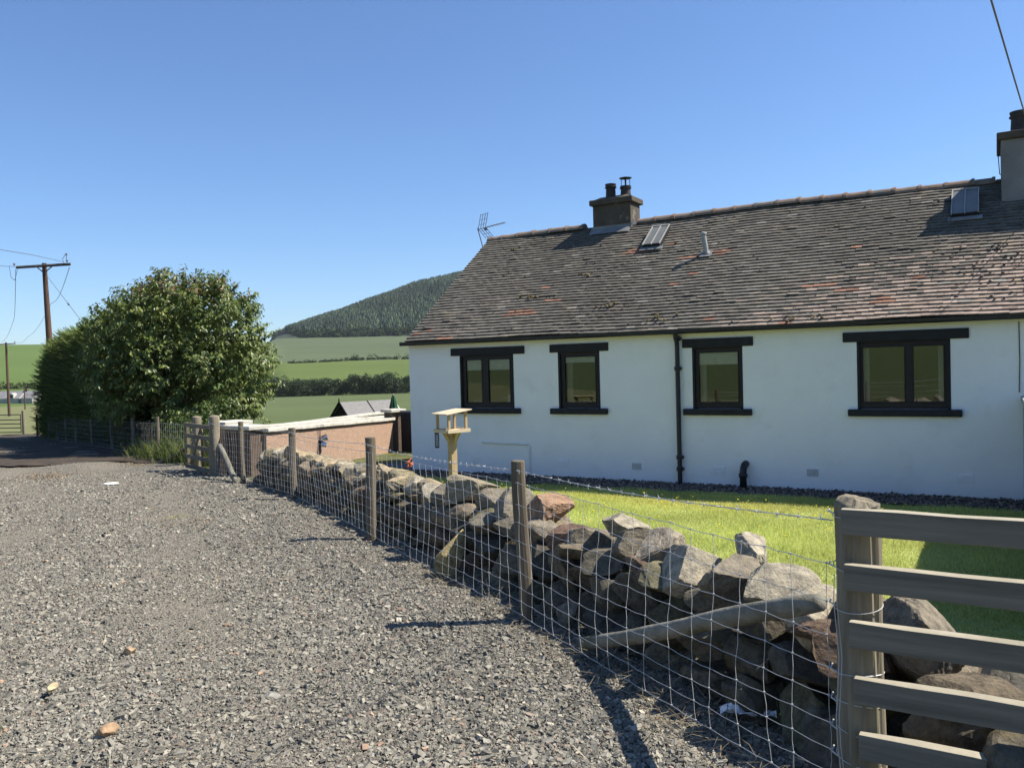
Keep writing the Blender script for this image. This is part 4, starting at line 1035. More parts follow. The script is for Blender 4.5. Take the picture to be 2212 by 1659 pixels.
# thick post and slatted rails in the right foreground
rf = empty('slatted_gate', (1.14, 2.76, 0), 0, 'grey weathered slatted wooden gate with a thick round post in the right foreground', 'gate')
M_RAIL = wood('weathered_board', (.10, .092, .074), (.27, .245, .195), sc=16, stretch=(.07, .6, 1.6), second=(2.5, .60, .80, (.13, .128, .075)))
M_SUNTOP = wood('sunlit_top_timber', (.22, .20, .15), (.40, .365, .28), sc=16, stretch=(.3, .3, 1))  # paler timber for upward faces, with sunlight put into the colour
mb = MB(); pts = []; rad = []; r0 = .0705
for q in range(26):
    t = q / 25; z = -.4 + t * 1.535; pts.append((.004 * math.sin(t * 9) + .012 * (1 - t), .004 * math.cos(t * 7), z)); rad.append(r0 * (1 + .015 * math.sin(t * 15) + .10 * (1 - t)))
pts += [(0, 0, 1.143), (.002, 0, 1.150), (.003, .0, 1.153)]; rad += [r0 * .90, r0 * .62, r0 * .22]
mb.tube(pts, rad, 56); mb.v = [(vx + .0035 * math.sin(vz * 2.5 + 9 * math.atan2(vy, vx)), vy + .003 * math.cos(vz * 3 + 13 * math.atan2(vy, vx)), vz + (.003 * math.sin(vx * 70 + vy * 40) if vz > 1.13 else 0)) for vx, vy, vz in mb.v]
gp_ = mb.build('gate_post', M_POST2, rf, smooth=False); gp_.data.materials.append(M_SUNTOP)
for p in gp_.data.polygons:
    if p.center.z > 1.136 and p.normal.z > .2: p.material_index = 1   # post top painted paler, as if sunlit
dR = np.array([.85, -.53]); dR = dR / np.linalg.norm(dR); nR = np.array([dR[1], -dR[0]])   # nR towards the track
for q in range(7):
    zt = 1.133 - .182 * q; h = .083; m = MB(); L_ = 2.3; dr_ = -.012
    ns = 14; vs = []; x0 = -.035 + .012 * q if q else -.03
    for i_ in range(ns + 1):
        t = i_ / ns; s_ = x0 + (L_ - x0) * t; wz = .0018 * math.sin(t * 5 + q * 2) + dr_ * s_ * .4; th = .050
        o0 = .068; bev = .03 if i_ == 0 else 0
        for (oo, zz) in ((o0 + (bev * .6 if i_ == 0 else 0), -h), (o0 + th, -h), (o0 + th, 0), (o0 + (bev * .6 if i_ == 0 else 0), 0)):
            vs.append((s_, -oo, zt + zz + wz + (.0015 * math.sin(i_ * 2.3 + q) if zz == 0 else 0)))
    fs = [(3, 2, 1, 0), tuple(ns * 4 + k for k in range(4))] + [(i_ * 4 + k, i_ * 4 + (k + 1) % 4, i_ * 4 + 4 + (k + 1) % 4, i_ * 4 + 4 + k) for i_ in range(ns) for k in range(4)]
    ro = m.add(vs, fs).build('rail', M_RAIL, rf, bevel=.003); ro.data.materials.append(M_SUNTOP); ro.rotation_euler = (0, 0, math.atan2(dR[1], dR[0]))
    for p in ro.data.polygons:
        if p.normal.z > .8: p.material_index = 1                      # sunlight painted on the upper edge of the board
wr = MB()                                                          # fence wires twisted round the post
for k, h in enumerate(HW[:8] + [1.085]):
    if k == 2: continue
    rr_ = .0745; zz = h + .02; ang0 = math.atan2(.5, -1)
    wr.tube([(rr_ * 1.02 * math.cos(a), rr_ * 1.02 * math.sin(a), zz + .012 * math.sin(a * 1.0 + k)) for a in np.linspace(0, 2 * math.pi, 30)], .0017, 4)
    wr.tube([(-.075 - .0, .0, zz), (-.085, .03, zz + .003), (-.06, .08, zz)], .0028, 5)
for xx in (-.082, -.092): wr.tube([(xx + .01 * math.sin(q * 1.3), -.045 + .01 * math.cos(q), .06 + q * .095) for q in range(10)], .0016, 4)
wr.build('wire_ties', M_WIRE, rf)

# ------------------------------------------------------------------ small gate at the bend, far fence, field gate
sg = empty('garden_gate', (-5.92, 16.25, g1(-5.92, 16.25)), math.atan2(1.2, -.96), 'small grey five-bar wooden gate with diagonal brace at the bend of the fence', 'gate')
M_GATE = wood('gate_timber', (.10, .088, .068), (.25, .21, .155), sc=9, stretch=(.1, 1, 1))
W_, H_ = 1.50, .98
def bar(a_, b_, wd, th, yy, nm):
    a_ = np.array(a_); b_ = np.array(b_); t = (b_ - a_) / np.linalg.norm(b_ - a_); p = np.array([-t[1], t[0]]) * wd / 2
    m = MB(); m.prism([tuple(a_ + p), tuple(b_ + p), tuple(b_ - p), tuple(a_ - p)], 'y', yy, yy + th); return m.build(nm, M_GATE, sg, bevel=.004)
bar((.0, .06), (.0, H_ + .02), .11, .07, -.035, 'stile'); bar((W_, .06), (W_, H_ + .02), .085, .06, -.03, 'stile'); bar((W_ * .5, .1), (W_ * .5, H_), .07, .025, -.061, 'stile')
for z in (.10, .31, .52, .74, .96): bar((-.04, z), (W_ + .03, z), .085, .026, .036, 'bar')
bar((.10, .14), (W_ * .52, .92), .075, .022, -.058, 'brace'); bar((W_ * .52, .92), (W_ - .06, .14), .075, .022, -.0585, 'brace')
ff = empty('roadside_fence', (0, 0, 0), 0, 'wire fence with thin posts in the shade of the hedge beyond the small gate', 'fence')
post_mesh('strainer_post', -7.12, 18.62, 1.12, .105, ff, (0, 0), M_POST2, 'dome', 16)
for (x, y, h) in ((-9.0, 21.0, 1.12), (-10.7, 23.3, 1.08), (-12.4, 25.6, 1.1), (-14.2, 27.95, 1.0), (-16.0, 30.3, 1.15), (-17.2, 31.9, 1.12), (-18.4, 33.5, .95), (-19.6, 35.0, 1.12), (-22.2, 38.6, 1.1)):
    post_mesh('fence_post', x, y, h, .05, ff, (random.uniform(-.05, .03), 0))
netting(ff, [(-7.18, 18.7), (-9.0, 21.0), (-12.4, 25.6), (-16.0, 30.3), (-19.6, 35.0)], r=.0014, step=.16, hw=[.95, .78, .62, .47, .33, .2, .1])
MB().tube([(-7.25, 18.85, g1(-7.2, 18.8) + .55), (-7.9, 19.4, g1(-7.9, 19.4) + .25), (-8.45, 19.65, g1(-8.4, 19.6) + .02)], .05, 10).build('strut', M_POST, ff, smooth=True)
fg = empty('field_gate', (-27.0, 45.3, g1(-27, 45.3)), math.atan2(.12, -1), 'dark tubular metal field gate at the far left end of the track', 'gate')
M_TUBE = plain('dark_tube', (.05, .05, .045), rough=.6)
def tubep(nm, pts, r): return MB().tube(pts, r, 8).build(nm, M_TUBE, fg)
for z in (.18, .42, .64, .86, 1.14): tubep('rail', [(-.1, 0, z), (4.2, 0, z)], .026)
for x in (-.1, 1.35, 2.8, 4.2): tubep('upright', [(x, .0 if x in (-.1, 4.2) else -.03, .14), (x, .0 if x in (-.1, 4.2) else -.03, 1.16)], .024)
MB().tube([(-.35, .1, -.3), (-.35, .1, .5), (-.34, .1, 1.35)], [.095, .09, .085], 12).build('gate_post', M_POST2, fg)
# ------------------------------------------------------------------ rendered yard wall, piers, board gate, shed
M_HARL = mat('red_roughcast', [(.25, (.22, .14, .095)), (.5, (.40, .275, .20)), (.78, (.62, .45, .34))], scale=42, detail=5, rough=.95, bump=1.0, bscale=46, dist=.03, spec=.1, second=(1.2, .5, .8, (.42, .27, .19)))
M_COPE = mat('white_coping', [(.3, (.42, .40, .34)), (.7, (.56, .535, .46))], scale=4, rough=.85, bump=.2, second=(3, .55, .75, (.33, .32, .27)))
M_PIER = mat('brown_brick', [(.3, (.075, .055, .042)), (.7, (.14, .10, .075))], scale=8, rough=.95, bump=.5)
def wall_between(name, A, B, zb_, zt, th, m, label, cope=None, over=.05, copem=None, lift=0.0, fall=0.0):
    A = np.array(A); B = np.array(B); d = B - A; L_ = np.linalg.norm(d); ang = math.atan2(d[1], d[0])
    e = empty(name, (A[0], A[1], zb_), ang, label, 'wall')
    e.rotation_euler = (0, math.atan2(fall, L_), ang)
    MB().span((0, -th / 2, -.3), (L_, th / 2, zt - zb_)).build('wall_body', m, e)
    if cope:
        k = 0; x = -.02
        while x < L_ - .05:
            x1 = min(x + .62 + .03 * (k % 3), L_ + .02)
            MB().span((x + .004, -th / 2 - over, zt - zb_ + .002 + .003 * math.sin(k * 2.2) + lift), (x1, th / 2 + over, zt - zb_ + cope + .003 * math.sin(k * 2.2) + lift)).build('coping', copem or M_COPE, e, bevel=.008); x = x1; k += 1
    return e
wl = wall_between('yard_wall', (-4.88, 15.95), (-3.3, 22.0), -.75, .46, .22, M_HARL, 'reddish roughcast yard wall with white coping stones beside the cottage', cope=.07, over=.06, fall=.22)
wall_between('yard_wall', (-5.45, 17.4), (-3.6, 23.4), -.9, .42, .2, M_HARL, 'second white-coped yard wall running just behind the reddish roughcast one', cope=.07, over=.06, fall=.20)
wall_between('yard_wall', (-6.2, 21.4), (-4.2, 26.6), -1.0, .17, .2, M_HARL, 'farthest pale coping line, right below the dark shed', cope=.07, over=.05)
def pier(x, y, wx, wy, rz, zt, m, label):
    e = empty('pier', (x, y, -.75), rz, label, 'pier')
    MB().span((-wx / 2, -wy / 2, -.3), (wx / 2, wy / 2, zt + .75)).build('shaft', m, e, bevel=.006)
    MB().span((-wx / 2 - .07, -wy / 2 - .07, zt + .752), (wx / 2 + .07, wy / 2 + .07, zt + .83)).build('cap', M_COPE, e, bevel=.01); return e
pier(-5.78, 16.95, .52, .45, .93, .56, M_HARL, 'square roughcast pier with white cap just right of the small gate')
pier(-5.22, 16.12, .80, .36, -.64, .52, M_PIER, 'dark brown pier with white cap at the near end of the roughcast wall')
pier(-3.2, 22.2, .36, .34, .8, .45, M_PIER, 'brown pier with pale cap at the cottage end of the roughcast wall')
bg_ = empty('board_gate', (-3.0, 22.1, -.98), math.atan2(19.8 - 22.1, .55 + 3.0), 'tall black board gate between the brown pier and the cottage gable', 'gate')
M_BOARD = mat('black_boards', [(.3, (.010, .010, .012)), (.7, (.022, .021, .024))], scale=6, rough=.7)
for q in range(22): MB().span((.02 + q * .18, -.012, .05), (.19 + q * .18, .012, 1.42)).build('board', M_BOARD, bg_, bevel=.003)
MB().span((0, -.04, 1.421), (3.98, .04, 1.47)).build('top_rail', plain('blue_grey_rail', (.10, .115, .14), rough=.4), bg_)
stp = MB()
for q in range(3): stp.span((-.2 - .25 * q, -.3, -.30 - .14 * q), (.95 - .15 * q, .32 - .02 * q, -.16 - .14 * q))
o = stp.build('stone_steps', mat('dark_slab', [(.3, (.06, .06, .058)), (.7, (.12, .115, .11))], scale=5), None, bevel=.01); o.location = (*hw(-.75, .35)[:2], -.10); o.rotation_euler = (0, 0, HANG); tag(o, 'dark stone steps beside the cottage corner below the board gate', 'steps')
# twin spotlight on the roughcast wall
wd = np.array([-3.3 + 4.88, 22.0 - 15.95]); wd = wd / np.linalg.norm(wd); wn = np.array([wd[1], -wd[0]])
r3 = ray(691, 953); A = np.array([-4.88, 15.95]) + wn * .11
t = (A @ wn) / (r3[:2] @ wn); p = r3 * t + np.array([0, 0, EYE])
le = empty('spotlight', (float(p[0]), float(p[1]), float(p[2])), math.atan2(wd[1], wd[0]), 'small silver spotlight with two lamps on the roughcast wall', 'lamp')
M_STEEL = mat('bright_steel', [(.3, (.55, .56, .58)), (.7, (.75, .76, .78))], scale=10, rough=.25, metal=.9)
MB().span((-.035, -.03, -.10), (.035, 0, .02)).build('bracket', M_TUBE, le, bevel=.004)
MB().tube([(0, -.03, .05), (.05, -.16, .085)], [.062, .075], 16).build('lamp_head', M_STEEL, le); MB().tube([(0, -.03, -.06), (.045, -.13, -.09)], [.055, .062], 16).build('lamp_head', M_STEEL, le)
# shed
she = empty('garden_shed', (*at(733, 869, 36)[:2], -1.9), R(40), 'dark wooden shed with grey felt roof beyond the yard wall', 'shed')
zr_ = at(733, 869, 36)[2] + 1.9; hwid = .98; ln_ = 2.75; ez_ = zr_ - .78
M_SHED = wood('shed_boards', (.012, .011, .010), (.026, .022, .019), sc=8, stretch=(1, 1, 8)); M_FELT = mat('grey_felt', [(.3, (.165, .160, .155)), (.7, (.215, .21, .20))], scale=8, rough=.95, bump=.3)
m = MB(); m.prism([(-hwid + .08, -.4), (hwid - .08, -.4), (hwid - .08, ez_), (0, zr_ - .06), (-hwid + .08, ez_)], 'x', .08, ln_ - .1); m.build('wall', M_SHED, she)
for sg_ in (-1, 1):
    m = MB(); m.prism([(0, zr_), (sg_ * hwid, ez_), (sg_ * hwid, ez_ - .04), (0, zr_ - .04)] if sg_ > 0 else [(0, zr_ - .0005), (0, zr_ - .0405), (sg_ * hwid, ez_ - .04), (sg_ * hwid, ez_)], 'x', 0, ln_); rfm = m.build('roof', M_FELT, she)
    m = MB(); m.prism([(sg_ * .02, zr_ + .035), (sg_ * hwid, ez_ + .03), (sg_ * hwid, ez_ - .10), (sg_ * .02, zr_ - .10)], 'x', -.03, .0); m.build('bargeboard', M_SHED, she)
    for x_ in (ln_ * .5, ln_ - .03): m = MB(); m.prism([(0, zr_ + .012), (sg_ * hwid, ez_ + .012), (sg_ * hwid, ez_ + .002), (0, zr_ + .002)], 'x', x_ - .03, x_ + .03); m.build('batten', M_SHED if x_ < ln_ * .8 else M_COPE, rfm)
MB().tube([(-.015, 0, zr_ - .1), (-.015, 0, zr_ + .12), (-.015, 0, zr_ + .19)], [.035, .03, .006], 8).build('finial', M_SHED, she)
# closed parasol
pa = empty('parasol', (*at(850, 872, 27)[:2], -1.2), 0, 'closed dark green garden parasol behind the shed roof', 'parasol')
pz = at(850, 872, 27)[2] + 1.2
vs = []; nn = 24
for (r_, z) in ((.012, pz + .30), (.05, pz + .20), (.085, pz + .02), (.12, pz - .16), (.115, pz - .40), (.06, pz - .75)):
    for k in range(nn): a = 2 * math.pi * k / nn; rr_ = r_ * (1 + .28 * math.cos(a * 6)); vs.append((rr_ * math.cos(a), rr_ * math.sin(a), z))
fs = [(i_ * nn + k, i_ * nn + (k + 1) % nn, (i_ + 1) * nn + (k + 1) % nn, (i_ + 1) * nn + k) for i_ in range(5) for k in range(nn)]
MB().add(vs, fs).build('canopy', mat('green_canvas', [(.3, (.012, .06, .03)), (.7, (.02, .085, .045))], scale=8, rough=.8), pa, smooth=True)
MB().tube([(0, 0, -.3), (0, 0, pz + .33)], .02, 8).build('pole', M_COPE, pa)

# bare earth and leaf litter under the trees, coloured darker to deepen their shade
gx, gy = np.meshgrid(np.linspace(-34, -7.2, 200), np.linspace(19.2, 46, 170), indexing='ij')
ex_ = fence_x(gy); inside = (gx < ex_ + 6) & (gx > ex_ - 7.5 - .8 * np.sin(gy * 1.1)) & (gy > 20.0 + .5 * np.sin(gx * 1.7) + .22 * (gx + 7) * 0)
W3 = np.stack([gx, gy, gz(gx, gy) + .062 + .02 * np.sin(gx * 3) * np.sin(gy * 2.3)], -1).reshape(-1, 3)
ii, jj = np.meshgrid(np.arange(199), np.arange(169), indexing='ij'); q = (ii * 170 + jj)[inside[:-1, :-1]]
o = np_obj('shaded_earth_verge', W3, np.stack([q, q + 1, q + 171, q + 170], -1).reshape(-1, 4)[:, ::-1], mat('shade_darkened_earth', [(.3, (.028, .022, .017)), (.55, (.055, .043, .032)), (.75, (.10, .075, .05))], scale=2.5, rough=1, bump=.8, bscale=25), smooth=True); tag(o, kind='structure')

# ------------------------------------------------------------------ bird table and feeder
bx, by, _ = at(976, 927, 12.3); bz = -.32
bt = empty('bird_table', (bx, by, bz), R(38), 'new pale wooden bird table on a square post, on the lawn by the wall', 'bird table')
M_PINE = wood('new_pine', (.34, .245, .135), (.50, .38, .23), sc=6, stretch=(1, 1, .12), rough=.7, bump=.2)
M_PINE2 = wood('new_pine_board', (.46, .37, .24), (.64, .55, .40), sc=6, stretch=(.15, 1, 1), rough=.7, bump=.2)
zf = at(976, 927, 12.3)[2] - bz - .012
MB().span((-.05, -.05, -.3), (.05, .05, zf - .03)).build('post', M_PINE, bt, bevel=.003)
m = MB(); m.span((-.19, -.19, zf - .03), (.19, .19, zf)); m.build('floor', M_PINE2, bt, bevel=.003)
m = MB()
for sgn in (-1, 1): m.span((-.20, sgn * .19 - .011, zf - .032), (.20, sgn * .19 + .011, zf + .018)); m.span((sgn * .201 - .011, -.177, zf - .031), (sgn * .201 + .011, .177, zf + .017))
m.build('floor_edging', M_PINE2, bt, bevel=.002)
for sx in (-1, 1):
    for sy in (-1, 1): MB().span((sx * .15 - .018, sy * .15 - .018, zf + .001), (sx * .15 + .018, sy * .15 + .018, zf + .262 + .018 * sx)).build('corner_post', M_PINE, bt, bevel=.002)
m = MB(); m.prism([(-.225, zf + .236), (.225, zf + .292), (.225, zf + .307), (-.225, zf + .251)], 'y', -.215, .215); m.build('roof', M_PINE2, bt, bevel=.002)
for a_ in (0, math.pi / 2, math.pi, 1.5 * math.pi):
    m = MB(); c_, s_ = math.cos(a_), math.sin(a_)
    pl = [(.050, zf - .22), (.050, zf - .14), (.135, zf - .032), (.165, zf - .032)]
    vs = [(c_ * u_ - s_ * w_, s_ * u_ + c_ * w_, z) for w_ in (-.018, .018) for u_, z in pl]
    m.add(vs, [(0, 1, 2, 3), (7, 6, 5, 4), (0, 4, 5, 1), (1, 5, 6, 2), (2, 6, 7, 3), (3, 7, 4, 0)]); m.build('brace', M_PINE, bt, bevel=.002)
fx_, fy_, fz_ = at(944, 951, 12.3)
fe = empty('bird_feeder', (fx_, fy_, fz_ - .10), 0, 'small black mesh bird feeder hanging below the bird table', 'bird feeder')
m = MB()
for q in range(8): a = q * math.pi / 4; m.tube([(.03 * math.cos(a), .03 * math.sin(a), 0), (.03 * math.cos(a), .03 * math.sin(a), .2)], .0028, 4)
for q in range(7): m.tube([(.03 * math.cos(a), .03 * math.sin(a), .005 + q * .031) for a in np.linspace(0, 2 * math.pi, 13)], .0028, 4)
m.build('mesh_cage', M_PIPE, fe)
m = MB(); m.lathe([(.033, .195), (.033, .215), (.01, .225)], n=12); m.lathe([(.033, -.012), (.033, .004)], n=12); m.build('caps', M_PIPE, fe)
tpz = at(952, 928, 12.3); MB().tube([(0, 0, .22), (.0, .0, .26), (tpz[0] - fx_ + .045, 0.03, tpz[2] - fz_ + .09)], .003, 5).build('hook', M_PIPE, fe)
# things on the ledge inside the first window
def inside_thing(name, s, y, mb, m, label, cat):
    o = mb.build(name, m, None, smooth=True); o.location = hw(s, y, .946); o.rotation_euler = (0, 0, HANG); return tag(o, label, cat)
inside_thing('jug', 2.06, .27, MB().lathe([(.045, 0), (.06, .03), (.055, .09), (.04, .13), (.048, .16), (.04, .158)], n=18), M_BLIND, 'white jug on the ledge inside the two-pane window nearest the gable', 'jug')
inside_thing('bowl', 1.43, .27, MB().lathe([(.05, 0), (.12, .035), (.13, .05), (.12, .048), (.04, .012)], n=20), M_BLIND, 'shallow white bowl on the ledge inside the window nearest the gable', 'bowl')
inside_thing('tap', 1.90, .30, MB().tube([(-.06, 0, 0), (-.06, 0, .07), (-.04, 0, .105), (0, 0, .12), (.04, 0, .105), (.06, 0, .07)], .010, 8), M_STEEL, 'curved metal tap inside the window nearest the gable', 'tap')
V, F, C = clump_mass(np.array([[0, 0, .10], [.05, 0, .07], [-.05, 0, .08]]), np.array([.08, .06, .06]), 110, .04, [(.45, .36, .20), (.34, .27, .15)], [1, 1])
o = np_obj('dried_flowers', V, F, M_STRAW, None, col=C); o.location = hw(3.66, .27, .95); tag(o, 'bunch of tan dried flowers inside the small window left of the downpipe', 'flowers')

# ------------------------------------------------------------------ cherry tree, conifer hedge, undergrowth
def cherry():
    bx, by = -9.75, 24.4; bz = g1(bx, by)
    root = empty('cherry_tree', (bx, by, bz), 0, 'round bushy tree with large drooping leaves beside the small gate', 'tree')
    top = at(370, 590, by)[2] - bz
    m = MB(); lim = []
    m.tube([(0, 0, -.2), (.04, .02, .5), (.0, 0, 1.1), (.05, .05, 1.7), (.1, 0, 2.4)], [.15, .12, .11, .09, .06], 10)
    for q in range(26):
        a = q * 2.4; z0 = rng.uniform(.5, 2.2); L_ = rng.uniform(1.3, 2.3); el = rng.uniform(.15, 1.1)
        d = np.array([math.cos(a) * math.cos(el), math.sin(a) * math.cos(el), math.sin(el)]); p0 = np.array([.03, 0, z0])
        m.tube([p0, p0 + d * L_ * .4 + (0, 0, .06), p0 + d * L_ * .75 + (0, 0, .15), p0 + d * L_ + (0, 0, .16)], [.045, .032, .018, .007], 6)
    m.build('trunk', M_BARK, root, smooth=True)
    # twigs spread through a lumpy dome; every twig carries a bunch of hanging leaves
    lobes = []
    for (px, pyy, rr) in ((250, 760, 62), (300, 680, 70), (370, 640, 62), (450, 650, 62), (515, 700, 62), (545, 780, 56), (520, 860, 52), (440, 760, 85), (340, 780, 95), (250, 850, 62), (400, 870, 60), (560, 845, 34), (215, 800, 50), (470, 880, 44), (215, 700, 40), (470, 620, 34), (335, 612, 30), (530, 650, 32)):
        for dy in ((-1.0, 0.0, 1.2) if rr > 40 else (-.3,)):
            p = at(px, pyy, by + dy); k = rr * by / F_PX
            lobes.append((p[0] - bx, dy * (1.0 if rr > 40 else 1) , p[2] - bz, k * (.95 if dy == 0 else .85)))
    lobes = np.array(lobes)
    n = 5600; idx = rng.choice(len(lobes), n, p=(lobes[:, 3] ** 2 / (lobes[:, 3] ** 2).sum())); d = sph(n)
    P = lobes[idx, :3] + d * (lobes[idx, 3] * (.55 + .5 * rng.uniform(0, 1, n) ** .6))[:, None]
    gap = np.sin(P[:, 0] * 4.1 + P[:, 2] * 2) * np.sin(P[:, 1] * 3.3 - P[:, 2] * 3.7 + 1) + rng.normal(0, .45, n)
    k = (gap > -.62) & (P[:, 2] > .45); P, d = P[k], d[k]; n = len(P)
    # long shoots standing out of the outline
    shoots = []
    for px, pyy in ((395, 578), (340, 588), (455, 592), (487, 588), (510, 612), (232, 652), (262, 640), (175, 705), (590, 715), (585, 778), (600, 830), (540, 640), (205, 660), (575, 905), (430, 585), (300, 606)):
        p = np.array(at(px, pyy, by)) - np.array([bx, by, bz]); c_ = np.array([.0, 0, 2.2]); v = unit(p - c_)
        for t in np.linspace(-.55, 0, 9): shoots.append(p + v * t + rng.normal(0, .035, 3))
    P = np.concatenate([P, np.array(shoots)]); d = np.concatenate([d, unit(np.array(shoots) - np.array([0, 0, 2.2]))]); n = len(P)
    per = 8; tdir = unit(d * .9 + .5 * sph(n) + np.array([0, 0, .25])); q = np.repeat(np.arange(n), per)
    along = np.tile(np.linspace(-.16, .12, per), n)[:, None]
    LP = P[q] + tdir[q] * along + rng.normal(0, .012, (n * per, 3))
    side = unit(np.cross(tdir[q], np.array([0, 0, 1.0]) + .2 * sph(n * per))) * np.where(np.arange(n * per) % 2, 1, -1)[:, None]
    LD = unit(side * .75 + tdir[q] * .55 + np.array([0, 0, -.85]) + .35 * sph(n * per))
    LN = unit(d[q] * .6 + np.array([0, 0, .8]) + .45 * sph(n * per))
    Ln = rng.uniform(.105, .175, n * per)
    V, F = leaf_mesh(LP, LD, LN, Ln, Ln * rng.uniform(.40, .52, n * per), fold=.16, droop=.14)
    c = pick([(.118, .160, .036), (.155, .195, .048), (.078, .112, .028), (.205, .22, .07)], [4, 3, 3, 1], n * per, .15)
    tipn = (P[:, 2] > top - .75)[q] & (rng.uniform(0, 1, n * per) < .22); c[tipn] = np.array([.17, .095, .05])
    np_obj('crown', V, F, M_LEAF, root, col=np.repeat(np.clip(c, .005, .5), 5, 0))
cherry()

def sprays(P, D, L_, cols, pr, per=9, wide=.20):
    """feathery conifer sprays: flat fans of slim needles along a stem"""
    n = len(P); q = np.repeat(np.arange(n), per); t = np.tile(np.linspace(.05, 1, per), n)[:, None]
    D = unit(D); S = unit(np.cross(D, sph(n) * .5 + np.array([0, 0, 1.0])))
    sgn = np.where(np.arange(n * per) % 2, 1, -1)[:, None]
    bp = P[q] + D[q] * L_[q, None] * t * .85
    dd = unit(D[q] * .8 + S[q] * sgn * .6 * (1.15 - t) + .12 * sph(n * per) + np.array([0, 0, -.12]))
    ln = L_[q] * (.5 - .28 * t[:, 0]); V, F = blades(bp, dd, ln, ln * wide)
    c = pick(cols, pr, n, .14)[q]
    return V, F, np.repeat(np.clip(c, .004, .5), 3, 0)
def conifer_hedge():
    root = empty('conifer_hedge', (0, 0, 0), 0, 'tall dark conifer hedge with feathery tips behind the shaded fence', 'hedge')
    # path of the hedge a little behind the fence, height at each station
    st = np.array([(-10.9, 26.6, 4.45), (-12.9, 29.0, 4.25), (-15.0, 31.6, 4.15), (-17.3, 34.4, 4.05), (-19.3, 36.9, 3.95), (-20.6, 38.5, 3.7)])
    n = 30000; u = rng.uniform(0, len(st) - 1.001, n); i_ = u.astype(int); f = (u - i_)[:, None]
    base = st[i_] * (1 - f) + st[i_ + 1] * f; h = base[:, 2] + .25 * np.sin(u * 9) + .2 * np.sin(u * 23)
    v = rng.uniform(0, 1, n) ** .8; a = rng.uniform(0, 2 * math.pi, n); half = 1.25 * (1 - .5 * v ** 4) * (1 + .10 * np.sin(u * 11 + v * 6))
    endr = np.minimum(1, .35 + (len(st) - 1 - u) * 1.2); half = half * endr
    x = base[:, 0] + np.cos(a) * half; y = base[:, 1] + np.sin(a) * half
    zg = gz(x, y); z = zg + .1 + v * h * (1 - .02 * np.abs(np.cos(a)))
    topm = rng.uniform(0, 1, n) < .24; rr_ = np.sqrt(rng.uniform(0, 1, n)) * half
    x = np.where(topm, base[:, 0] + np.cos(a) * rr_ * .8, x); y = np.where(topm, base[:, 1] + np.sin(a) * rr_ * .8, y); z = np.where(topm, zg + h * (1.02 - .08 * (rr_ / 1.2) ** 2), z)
    P = np.stack([x, y, z], -1)
    D = np.stack([np.cos(a), np.sin(a), rng.uniform(.0, .7, n)], -1) + np.where(topm[:, None], np.array([0, 0, .9]), 0) + .35 * sph(n)
    V, F, C = sprays(P, D, rng.uniform(.28, .62, n), [(.085, .118, .030), (.125, .160, .042), (.055, .080, .022), (.17, .20, .055)], [4, 3, 3, 1])
    C = C * (1 + .7 * np.repeat(np.repeat(topm, 9), 3))[:, None]            # top sprays coloured paler to paint in sunlight
    np_obj('foliage', V, F, M_NEEDLE, root, col=C)
    m = MB()
    for q in range(14):
        t = q / 13 * (len(st) - 1.01); i_ = int(t); b_ = st[i_] + (st[i_ + 1] - st[i_]) * (t - i_); zg = g1(b_[0], b_[1])
        m.tube([(b_[0], b_[1], zg - .2), (b_[0] + .05, b_[1], zg + b_[2] * .5), (b_[0], b_[1], zg + b_[2] * .9)], [.10, .07, .02], 7)
    m.build('trunks', M_BARK, root)
    # close dark core of old twigs, so the hedge is not see-through
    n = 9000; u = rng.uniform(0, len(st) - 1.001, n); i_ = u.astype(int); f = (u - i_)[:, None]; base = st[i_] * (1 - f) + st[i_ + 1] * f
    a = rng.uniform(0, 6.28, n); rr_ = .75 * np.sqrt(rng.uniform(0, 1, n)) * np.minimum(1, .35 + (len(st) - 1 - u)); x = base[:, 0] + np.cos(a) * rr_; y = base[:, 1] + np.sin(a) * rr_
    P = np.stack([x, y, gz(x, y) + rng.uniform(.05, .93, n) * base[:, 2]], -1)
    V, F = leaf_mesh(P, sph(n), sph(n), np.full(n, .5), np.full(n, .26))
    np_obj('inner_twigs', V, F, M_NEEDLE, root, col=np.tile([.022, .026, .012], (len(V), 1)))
conifer_hedge()

def weeds(name, boxes, label, cols, pr, hgt, wd, spread=.45, m=M_BLADE, cat='weeds', bent=True):
    Ps = []; Ls = []
    for (x0, y0, x1, y1, w_, n, s_) in boxes:
        t = rng.uniform(0, 1, n); px = x0 + (x1 - x0) * t + rng.normal(0, w_, n); py = y0 + (y1 - y0) * t + rng.normal(0, w_, n)
        Ps.append(np.stack([px, py, gz(px, py) + .02], -1)); Ls.append(rng.uniform(.4, 1.2, n) * hgt * s_)
    P = np.concatenate(Ps); L_ = np.concatenate(Ls); n = len(P)
    D = np.stack([rng.normal(0, spread, n), rng.normal(0, spread, n), np.ones(n)], -1)
    V, F = bent_blades(P, D, L_, np.full(n, wd) * rng.uniform(.6, 1.4, n), L_ * rng.uniform(.05, .4, n))
    c = pick(cols, pr, n, .2)
    return tag(np_obj(name, V, F, m, None, col=np.repeat(np.clip(c, .005, .8), 5, 0)), label, cat, kind='stuff')
weeds('undergrowth', [(-7.4, 19.6, -8.6, 21.3, .30, 2600, 1.0), (-8.4, 21.2, -10.2, 24.0, .45, 2200, .9), (-6.7, 18.9, -7.5, 20.5, .35, 1500, 1.15)], 'tall green weeds and grass behind the wire beside the small gate', [(.09, .135, .03), (.14, .17, .05), (.20, .19, .08)], [4, 3, 1], .75, .016)
